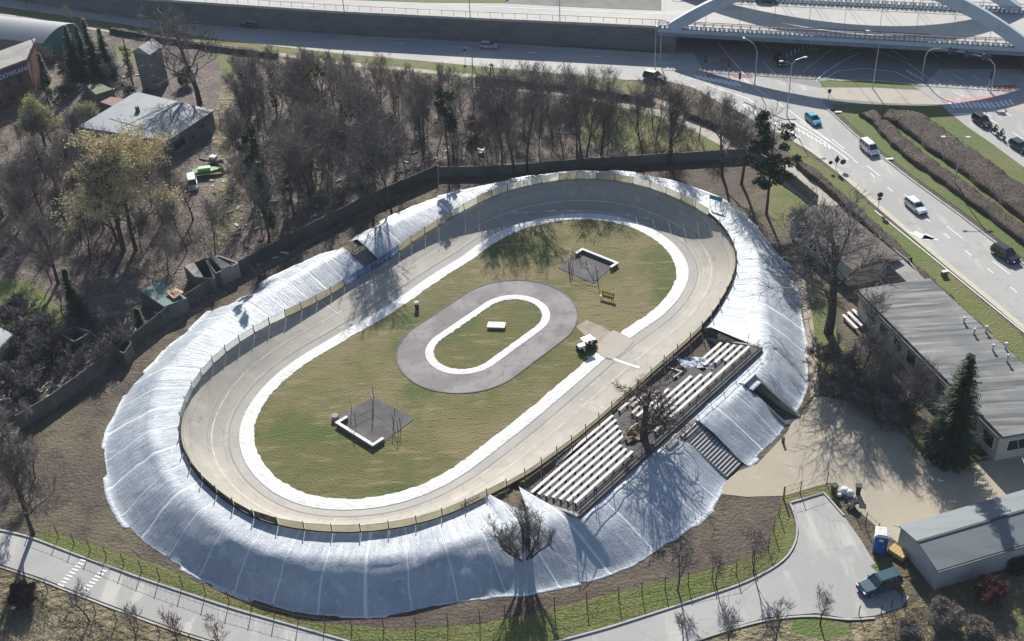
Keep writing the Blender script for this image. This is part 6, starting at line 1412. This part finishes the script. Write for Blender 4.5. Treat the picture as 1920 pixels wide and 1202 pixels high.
# saplings and shrubs by themselves
for k, (b, tp, l) in enumerate([((168,1165),1092,'leaning sapling nearest the raised crossing'), ((255,1200),1130,'sapling on the lower verge below the crossing'), ((338,1215),1140,'pink twigged sapling on the lower verge'), ((420,1225),1155,'sapling at the bottom edge of the lower verge'), ((1538,1172),1100,'single sapling on the green patch by the lower road'), ((1455,1210),1130,'sapling at the bottom edge, left of the green patch'), ((1365,1215),1130,'sapling on the verge at the bottom centre right'), ((1270,1105),1010,'young tree by the wire fence under the near sheeting'), ((1342,1095),1035,'young tree by the wire fence with a bushy top'), ((1412,1072),985,'young tree on the dark soil near the cul-de-sac'), ((1280,1215),1150,'sapling at the bottom edge on the dry verge'), ((300,230+720),930,'tiny bare sapling on the brown ground beside the bank')]):
    tt('sap%d' % (k % 2), b, tp, l, mc='twig_r' if k in (2, 3) else 'twig', name='sapling')
tt('sap1', (98,352+180), 440, 'sapling beside the lawn at the left', mc='twig_p', name='sapling')
# multi-stemmed tree growing through the near sheeting
T, Cn = bare_tree_mesh(77, H=6.2, fork=.22, spread=.30, nl=(5, 4, 3), twigs=3, r0=.085, up=.75, stems=11, tw=.024)
t = tree_thing(T, Cn, 'bare_tree', MT['bark'], MT['twig'], 'fan shaped many stemmed bare tree growing through the near sheeting'); t.location = gp(984, 1050, 1.0); t.scale = (1.75, 1.3, 1.0)
# tree in the stand, with brown leaf remains
T, Cn = bare_tree_mesh(91, H=6.6, fork=.30, spread=.78, nl=(8, 6, 4), twigs=5, r0=.26, up=.16, tw=.035)
t = tree_thing(T, Cn, 'bare_tree', MT['bark'], mat('dark_red_twigs', (.06, .038, .032), rough=.8), 'dark bare tree growing up through the benches of the stand'); t.location = gp(1208, 832, 2.0); t.rotation_euler = (0, 0, 1.2); t.scale = (1.6, 1.6, 1.08)
crumple('dry_shrub', [gp(1166,812,2.2), gp(1198,800,2.4), gp(1210,822,2.6), gp(1178,832,2.5)], 6, 6, 1.4, MT['dry_grass'], 'brown heap of dry growth beside the trunk in the stand', 'dry growth', 11)

# yellow budding trees --------------------------------------------------------
def budding(seed, H, loc, rz, label, mb_, n, wide, mc):
    T, Cn = bare_tree_mesh(seed, H=H, fork=.2, spread=.62, nl=(9, 7, 6), twigs=5, r0=.2, up=.3, tw=.04)
    t = tree_thing(T, Cn, 'budding_tree', MT['bark'], mc, label); r = random.Random(seed); mb = MB()
    pts = [v for i, v in enumerate(Cn.v) if v[2] > H*.38 and i % 3 == 0]
    for _ in range(n):
        p = Vector(r.choice(pts)); k = (p.z/H); 
        if r.random() < k*1.2: leaf(mb, p+rvec(r)*.28, .072, r)
    mb.build('buds', mb_, t); t.location = loc; t.rotation_euler = (0, 0, rz); t.scale = (wide, wide, 1); return t
budding(51, height_of((255,470),245), gp(255,470), .5, 'big yellowish tree coming into bud below the flat roofed house', MT['bud_y'], 52000, 1.4, MT['twig_y'])
budding(52, height_of((85,275),178), gp(85,275), 1.5, 'pale yellow green budding tree below the brick building', MT['bud_g'], 22000, 1.2, MT['twig_y'])
budding(53, 4.4, gp(168,240), 2.5, 'small green budding tree left of the flat roofed house', MT['bud_g'], 5000, 1.2, MT['twig_p'])

# evergreens -------------------------------------------------------------------
def spruce(H, Rb, seed, label, loc, m, dens=1.0, bare=.08, name='spruce'):
    r = random.Random(seed); T = MB().tube([(0, 0, -.1), (0, 0, H*.98)], [.18, .02], 6); mb = MB(); lv = int(H*6.5*dens)
    for i in range(lv):
        u = i/lv; z = H*(bare+(1-bare)*u); L = Rb*((1-u)**(.85 if Rb < 2.6 else .66))*r.uniform(.7, 1.12)+.10; k = int(6+9*(1-u))
        for j in range(k):
            a = r.random()*6.28; d = Vector((cos(a), sin(a), -.32+.35*u)); d.normalize(); l_ = L*r.uniform(.65, 1.1); n = max(2, int(l_/.2))
            for q in range(n):
                c = Vector((0, 0, z))+d*l_*(q+.4)/n+Vector((0, 0, .10*((q+.5)/n)**2)); s = .30*(1-.35*q/n); sd = d.cross(Vector((0, 0, 1))).normalized()
                for sg_ in (-1, 1):
                    e = c+d*s*.9+sd*sg_*s*r.uniform(.8, 1.3)-Vector((0, 0, s*r.uniform(.1, .6))); mb.add([c-d*s*.4, c+d*s*.4, e], [(0, 1, 2)])
    t = empty(name, loc, r.random()*6, label, 'conifer'); T.build('trunk', MT['bark'], t); mb.build('crown', m, t); return t
def sp(base, top, Rb, seed, label, m='needle_b', **k): return spruce(height_of(base, top), Rb, seed, label, gp(*base), MT[m], **k)
sp((150,150),47,2.2,1,'dark spruce at the left of the row by the green hall wall'); sp((166,138),45,2.0,2,'dark spruce second in the row by the green hall wall')
sp((186,148),34,2.2,3,'tallest dark spruce, third in the row by the green hall wall'); sp((208,142),52,2.3,4,'dark spruce at the right end of the row by the green hall wall'); sp((140,140),68,1.7,5,'shortest dark spruce, leftmost in front of the green hall wall')
sp((1775,858),664,2.9,6,'large dark conifer standing between the gravel yard and long building','needle', dens=1.15, bare=.05)
sp((155,612),502,1.6,7,'lone green spruce behind the long wall beside the ruined sheds','needle'); sp((268,622),575,.9,8,'tiny dark spruce right behind the long wall','needle')
sp((88,155),98,1.0,9,'narrow dark conifer beside the leaning wooden pole')
def leafy(base, top, spec, label, m, mt='bark', lean=0, name='evergreen_tree', trunk=.15, cat='tree', sz=.16, seed=1, zb=0):
    """spec: list of clumps (dx, dy, fraction of height, rx, ry, rz, n)"""
    H = height_of(base, top)-zb; r = random.Random(seed); t = empty(name, gp(base[0], base[1], 0)+Vector((0, 0, zb)), 0, label, cat); T = MB().tube([(0, 0, -.1), (lean*.4, 0, H*.5), (lean, 0, H*.92)], [trunk, trunk*.7, .04], 7); mb = MB()
    for dx, dy, f, rx, ry, rz_, n in spec:
        c = Vector((lean*f+dx, dy, H*f)); clump(mb, c, (rx, ry, rz_), n, sz, r); T.tube([(lean*f*.8, 0, H*f*.85), c], [trunk*.3, .03], 4)
    T.build('trunk', MT[mt], t); mb.build('crown', MT[m], t); return t
rr_ = random.Random(4)
leafy((1437,402), 218, [(rr_.uniform(-3.1, 3.1)*sin(pi*min(1, 1.2-f)), rr_.uniform(-2.6, 2.6)*sin(pi*min(1, 1.2-f)), f, rr_.uniform(.6, 1.15), rr_.uniform(.6, 1.1), .45, 190) for f in [.34+.64*i/33 for i in range(34)]], 'tall dark pine with a broad crown standing inside the wall', 'needle', trunk=.2, name='pine_tree', sz=.14, seed=5)
leafy((843,328), 168, [(rr_.uniform(-1.0, 1.0), rr_.uniform(-.9, .9), f, .8, .8, .7, 170) for f in (.55, .62, .66, .72, .78, .83, .9, .95)], 'bare trunked tree with an ivy green crown at the bend of the wall', 'leaf_d', trunk=.14, seed=6)
leafy((505,445), 238, [(rr_.uniform(-.7, .7), rr_.uniform(-.6, .6), .12+.86*i/13, .85-.35*i/13, .8-.3*i/13, .8, 170) for i in range(14)], 'dark ivy clad evergreen tree in the thicket right of the white boat', 'leaf_d', seed=7)
leafy((540,395), 330, [(rr_.uniform(-.6, .6), rr_.uniform(-.6, .6), f, .7, .6, .5, 90) for f in (.3, .6, .85)], 'small evergreen bush in the thicket below the ivy clad tree', 'leaf_d', seed=8, name='evergreen_bush')
leafy((614,290), 126, [(dx, dy, f, .45, .45, .38, 110) for dx, dy, f in ((-1.1, 0, .93), (-.5, .3, .97), (.1, 0, .92), (.7, .2, .96), (1.1, -.2, .92), (.3, .4, .99))], 'bare tree with round olive green mistletoe balls at its top', 'leaf_o', seed=9, name='mistletoe_tree', sz=.11)
for k, (b, tp, l) in enumerate([((565,265),175,'dark ivy covered trunk near the middle of the thicket'), ((470,215),140,'dark ivy covered trunk at the left of the thicket'), ((648,262),178,'dark ivy covered tree left of the grey green one'), ((600,235),150,'ivy covered tree just below the mistletoe balls'), ((520,215),135,'dark ivy covered tree behind the ivy clad spruce'), ((700,345),262,'ivy covered tree above the wall in the middle of the thicket'), ((745,300),215,'grey green ivy covered tree at the right of the thicket'), ((95,205),140,'dark ivy covered tree beside the brick building'), ((250,160),88,'dark evergreen clinging to the left side of the grey tower')]):
    leafy(b, tp, [(rr_.uniform(-.5, .5), rr_.uniform(-.4, .4), .25+.7*i/6, .65, .6, .8, 90) for i in range(7)], l, 'leaf_d', seed=20+k, name='ivy_covered_tree', sz=.13)
for k, (b, w_, l, m) in enumerate([((235,178),1.6,'dark green bush between the sheds and the grey tower','leaf_d'), ((110,120),1.2,'dark bush in front of the green hall wall','leaf_d'), ((128,128),1.0,'second dark bush in front of the green hall wall','leaf_d'), ((120,185),1.4,'low dark bush right of the brick building','leaf_d'), ((150,660),1.1,'dark bush below the lone spruce','leaf_d'), ((80,690),1.2,'dark bush beside the heaped pale sheeting','leaf_d'), ((1380,262),.8,'olive bush under the forked tree by the footpath','leaf_o'), ((1215,190),.7,'green bush on the verge behind the dark blue car','leaf_o')]):
    leafy(b, b[1]-10-w_*9, [(rr_.uniform(-w_, w_), rr_.uniform(-w_, w_)*.7, rr_.uniform(.2, .8), w_*.7, w_*.6, .6, 130) for i in range(5)], l, m, seed=40+k, name='bush', cat='bush', sz=.13, trunk=.06)
# dense shrubs lower left / right ------------------------------------------------
def thick_shrub(px, h, w_, label, mc, seed, stems=12, tw=7):
    T, Cn = bare_tree_mesh(seed, H=h, fork=.08, spread=.55, nl=(6, 5, 5), twigs=tw, r0=.04, up=.3, stems=stems, tw=.03)
    t = tree_thing(T, Cn, 'bare_shrub', MT['bark'], mc, label, 'shrub'); t.location = gp(*px); t.scale = (w_, w_, 1); return t
thick_shrub((48,1130), 2.4, 1.0, 'dark round shrub below the lower road at the left', MT['hedge'], 61, 14)
thick_shrub((1852,1125), 2.4, 1.1, 'dark red twigged shrub beside the metal shed', MT['twig_r'], 62, 14)
thick_shrub((1765,1168), 2.4, 1.2, 'wide pale twigged shrub below the metal shed', MT['twig_p'], 63, 14)
thick_shrub((1700,1190), 1.6, 1.2, 'low pale twigged shrub at the bottom edge below the teal car', MT['twig_p'], 64, 10)
thick_shrub((1830,1190), 1.6, 1.3, 'low pale twigged shrub at the bottom edge right of the others', MT['twig_p'], 65, 10)
thick_shrub((1905,1010+60), 1.5, 1.0, 'dark shrub under the shed gutter at the right edge', MT['hedge'], 66, 9)
thick_shrub((350,160), 3.0, 1.0, 'reddish shrub between grey tower and huge bare tree', MT['twig_r'], 67, 10)
thick_shrub((895,255), 3.2, 1.2, 'pinkish brown shrub in the open wood left of the straight trunk', MT['twig_r'], 68, 10)

# hedges -------------------------------------------------------------------------
MT['hedge_t'] = mat('hedge_twigs', (.085, .062, .050), [(.3, (.058, .045, .036), .42, .62), (1.2, (.16, .12, .10), .54, .7)])
def hedge(name, path, wd, h, label, seed, m='hedge', taper=None):
    p = dense(P2(path), .35, 4); r = random.Random(seed); t = empty(name, p[0], 0, label, 'hedge'); off = -Vector(t.location); mb = MB(); cols = []
    W_ = wd if hasattr(wd, '__call__') else (lambda u: wd)
    for i, v in enumerate(p):
        tn = (p[min(i+1, len(p)-1)]-p[max(i-1, 0)]).normalized(); nn = Vector((-tn.y, tn.x, 0)); w_ = W_(i/len(p))/2; c = []
        for f, z in ((-1.05, -.02), (-1.0, .7), (-.9, .97), (-.6, 1), (-.2, 1.0), (.2, 1.0), (.6, 1), (.9, .97), (1.0, .7), (1.05, -.02)):
            q = v+nn*f*w_+Vector((0, 0, z*h)); k = mnoise.noise(q*1.6); k2 = mnoise.noise(q*.45+Vector((seed*7, 0, 0))); c.append(q+Vector((k*.16, k*.14, (k*.14+k2*.16)*h*(z > 0)))+nn*f*(.3*k2))
        cols.append(c)
    k = 10; vs = [q for c in cols for q in c]; mb.add(vs, [(i*k+j, i*k+j+1, (i+1)*k+j+1, (i+1)*k+j) for i in range(len(cols)-1) for j in range(k-1)]+[tuple(range(k)), tuple(range((len(cols)-1)*k, len(cols)*k))[::-1]])
    mb.build('twig_mass', MT[m], t, smooth=True).location = off; tw = MB()
    for _ in range(int(len(p)*W_(.5)*26)):
        c = r.choice(cols); j = r.randrange(1, k-2); q = c[j].lerp(c[j+1], r.random()); ribbon(tw, q, rvec(r, .8), r.uniform(.08, .26), .035, r)
    tw.build('twigs', MT['hedge_t'] if m == 'hedge' else MT['leaf_o'], t).location = off; return t
hedge('brown_hedge', [(1622,215),(1650,232),(1675,262),(1712,294),(1750,322),(1792,351),(1850,393),(1925,450),(2000,510)], 2.4, .7, 'brown clipped hedge on the median nearest the road with the white van', 1)
hedge('brown_hedge', [(1660,218),(1700,226),(1738,252),(1775,282),(1810,305),(1850,335),(1890,365),(1940,402),(2000,450)], 4.8, .75, 'wider brown clipped hedge on the median beyond its narrow neighbour', 2)
hedge('path_hedge', [(893,153),(960,158),(1060,167),(1150,180),(1222,194)], 1.3, .9, 'dark low hedge between the two far footpaths', 3)
hedge('path_hedge', [(1290,217),(1340,236),(1385,254),(1430,275),(1458,300)], 1.5, .9, 'dark low hedge along the footpath before the diagonal road', 4)
hedge('path_hedge', [(1498,312),(1540,345),(1580,380),(1640,436),(1700,496)], 1.2, .8, 'dark hedge between diagonal road and brown roofed house', 5)
hedge('path_hedge', [(1705,500),(1760,552),(1850,636),(1930,712)], .9, .7, 'narrow dark hedge between diagonal road and long grey roof', 6)
hedge('path_hedge', [(210,60),(300,76),(400,92),(520,108)], 1.0, .8, 'dark low hedge below the footpath at the upper left', 7)

# undergrowth, stuff nobody could count --------------------------------------------
def undergrowth(name, poly, n, hmin, hmax, m, seed, wd=.04, avoid=(), up=.6):
    r = random.Random(seed); w_ = [tuple(gp(*p)[:2]) for p in poly]; xs = [p[0] for p in w_]; ys = [p[1] for p in w_]; mb = MB(); av = [([tuple(gp(*p)[:2]) for p in a]) for a in avoid]; c = 0
    while c < n:
        p = (r.uniform(min(xs), max(xs)), r.uniform(min(ys), max(ys)))
        if not inside(p, w_) or any(inside(p, a) for a in av): continue
        if mnoise.noise(Vector((p[0]*.18, p[1]*.18, seed)))+r.uniform(-.5, .5) < -.15: continue
        k = r.randrange(3, 6)
        for _ in range(k): ribbon(mb, Vector((p[0]+r.uniform(-.4, .4), p[1]+r.uniform(-.4, .4), -.02)), rvec(r, up*2), r.uniform(hmin, hmax), wd, r)
        c += 1
    return tag(mb.build(name, MT[m]), kind='stuff')
undergrowth('undergrowth', W1, 1300, .5, 2.0, 'twig', 1, .035); undergrowth('undergrowth', W1, 600, .5, 1.6, 'twig_p', 11, .04)
undergrowth('undergrowth', W2, 1500, .6, 2.2, 'twig', 2, .04); undergrowth('undergrowth', W2, 500, .4, 1.4, 'twig_p', 12, .045)
undergrowth('undergrowth', W3, 1500, .5, 2.0, 'twig', 3, .04, [HOUSE, YARD]); undergrowth('undergrowth', W3, 900, .5, 1.8, 'twig_p', 13, .045, [HOUSE, YARD])
undergrowth('undergrowth', [(60,590),(200,600),(330,560),(380,520),(560,440),(560,460),(330,585),(240,645),(160,715),(80,765),(-60,840),(-80,700)], 1300, .4, 1.5, 'twig', 4, .035)
undergrowth('undergrowth', [(0,200),(250,130),(250,175),(140,240),(260,330),(60,300),(-60,300)], 700, .5, 1.8, 'twig', 5, .04, [HOUSE])
undergrowth('undergrowth', [(1540,650),(1620,660),(1760,840),(1720,858),(1600,755),(1535,735)], 700, .3, 1.2, 'twig', 6, .03)
undergrowth('dry_weeds', [(-60,1100),(60,1118),(180,1170),(300,1230),(-60,1260)], 1100, .25, .7, 'twig_p', 7, .05, up=.1)
undergrowth('dry_weeds', [(1660,1165),(1760,1120),(1930,1100),(1990,1230),(1640,1230)], 1300, .3, 1.0, 'twig_p', 8, .03, up=.3)
undergrowth('dry_weeds', [(-60,880),(60,800),(120,850),(130,930),(60,990),(-60,1000)], 500, .2, .7, 'twig', 9, .03, up=.3)
def grass_tufts(name, poly, n, m, seed, h=.18, avoid=()):
    return undergrowth(name, poly, n, h*.6, h*1.4, m, seed, .03, avoid, .3)
grass_tufts('rough_grass', [(110,1005),(430,1138),(640,1196),(900,1240),(1135,1176),(1395,1089),(1484,1028),(1440,1035),(1290,1085),(1040,1145),(740,1185),(420,1120)], 2600, 'leaf_o', 21)
MT['fill'] = MT['dry_grass']
# ---------------------------------------------------------------- air
hz = MB().box((0, 650, 37.5), (1820, 1720, 77)).build('haze', MT['glass'])
tag(hz, kind='stuff'); hm = bpy.data.materials.new('haze_air'); hm.use_nodes = True; n = hm.node_tree; n.nodes.remove(n.nodes['Principled BSDF'])
pv = n.nodes.new('ShaderNodeVolumePrincipled'); pv.inputs['Density'].default_value = .00015; pv.inputs['Color'].default_value = (.80, .88, 1, 1); n.links.new(pv.outputs[0], n.nodes['Material Output'].inputs['Volume'])
hz.data.materials.clear(); hz.data.materials.append(hm)
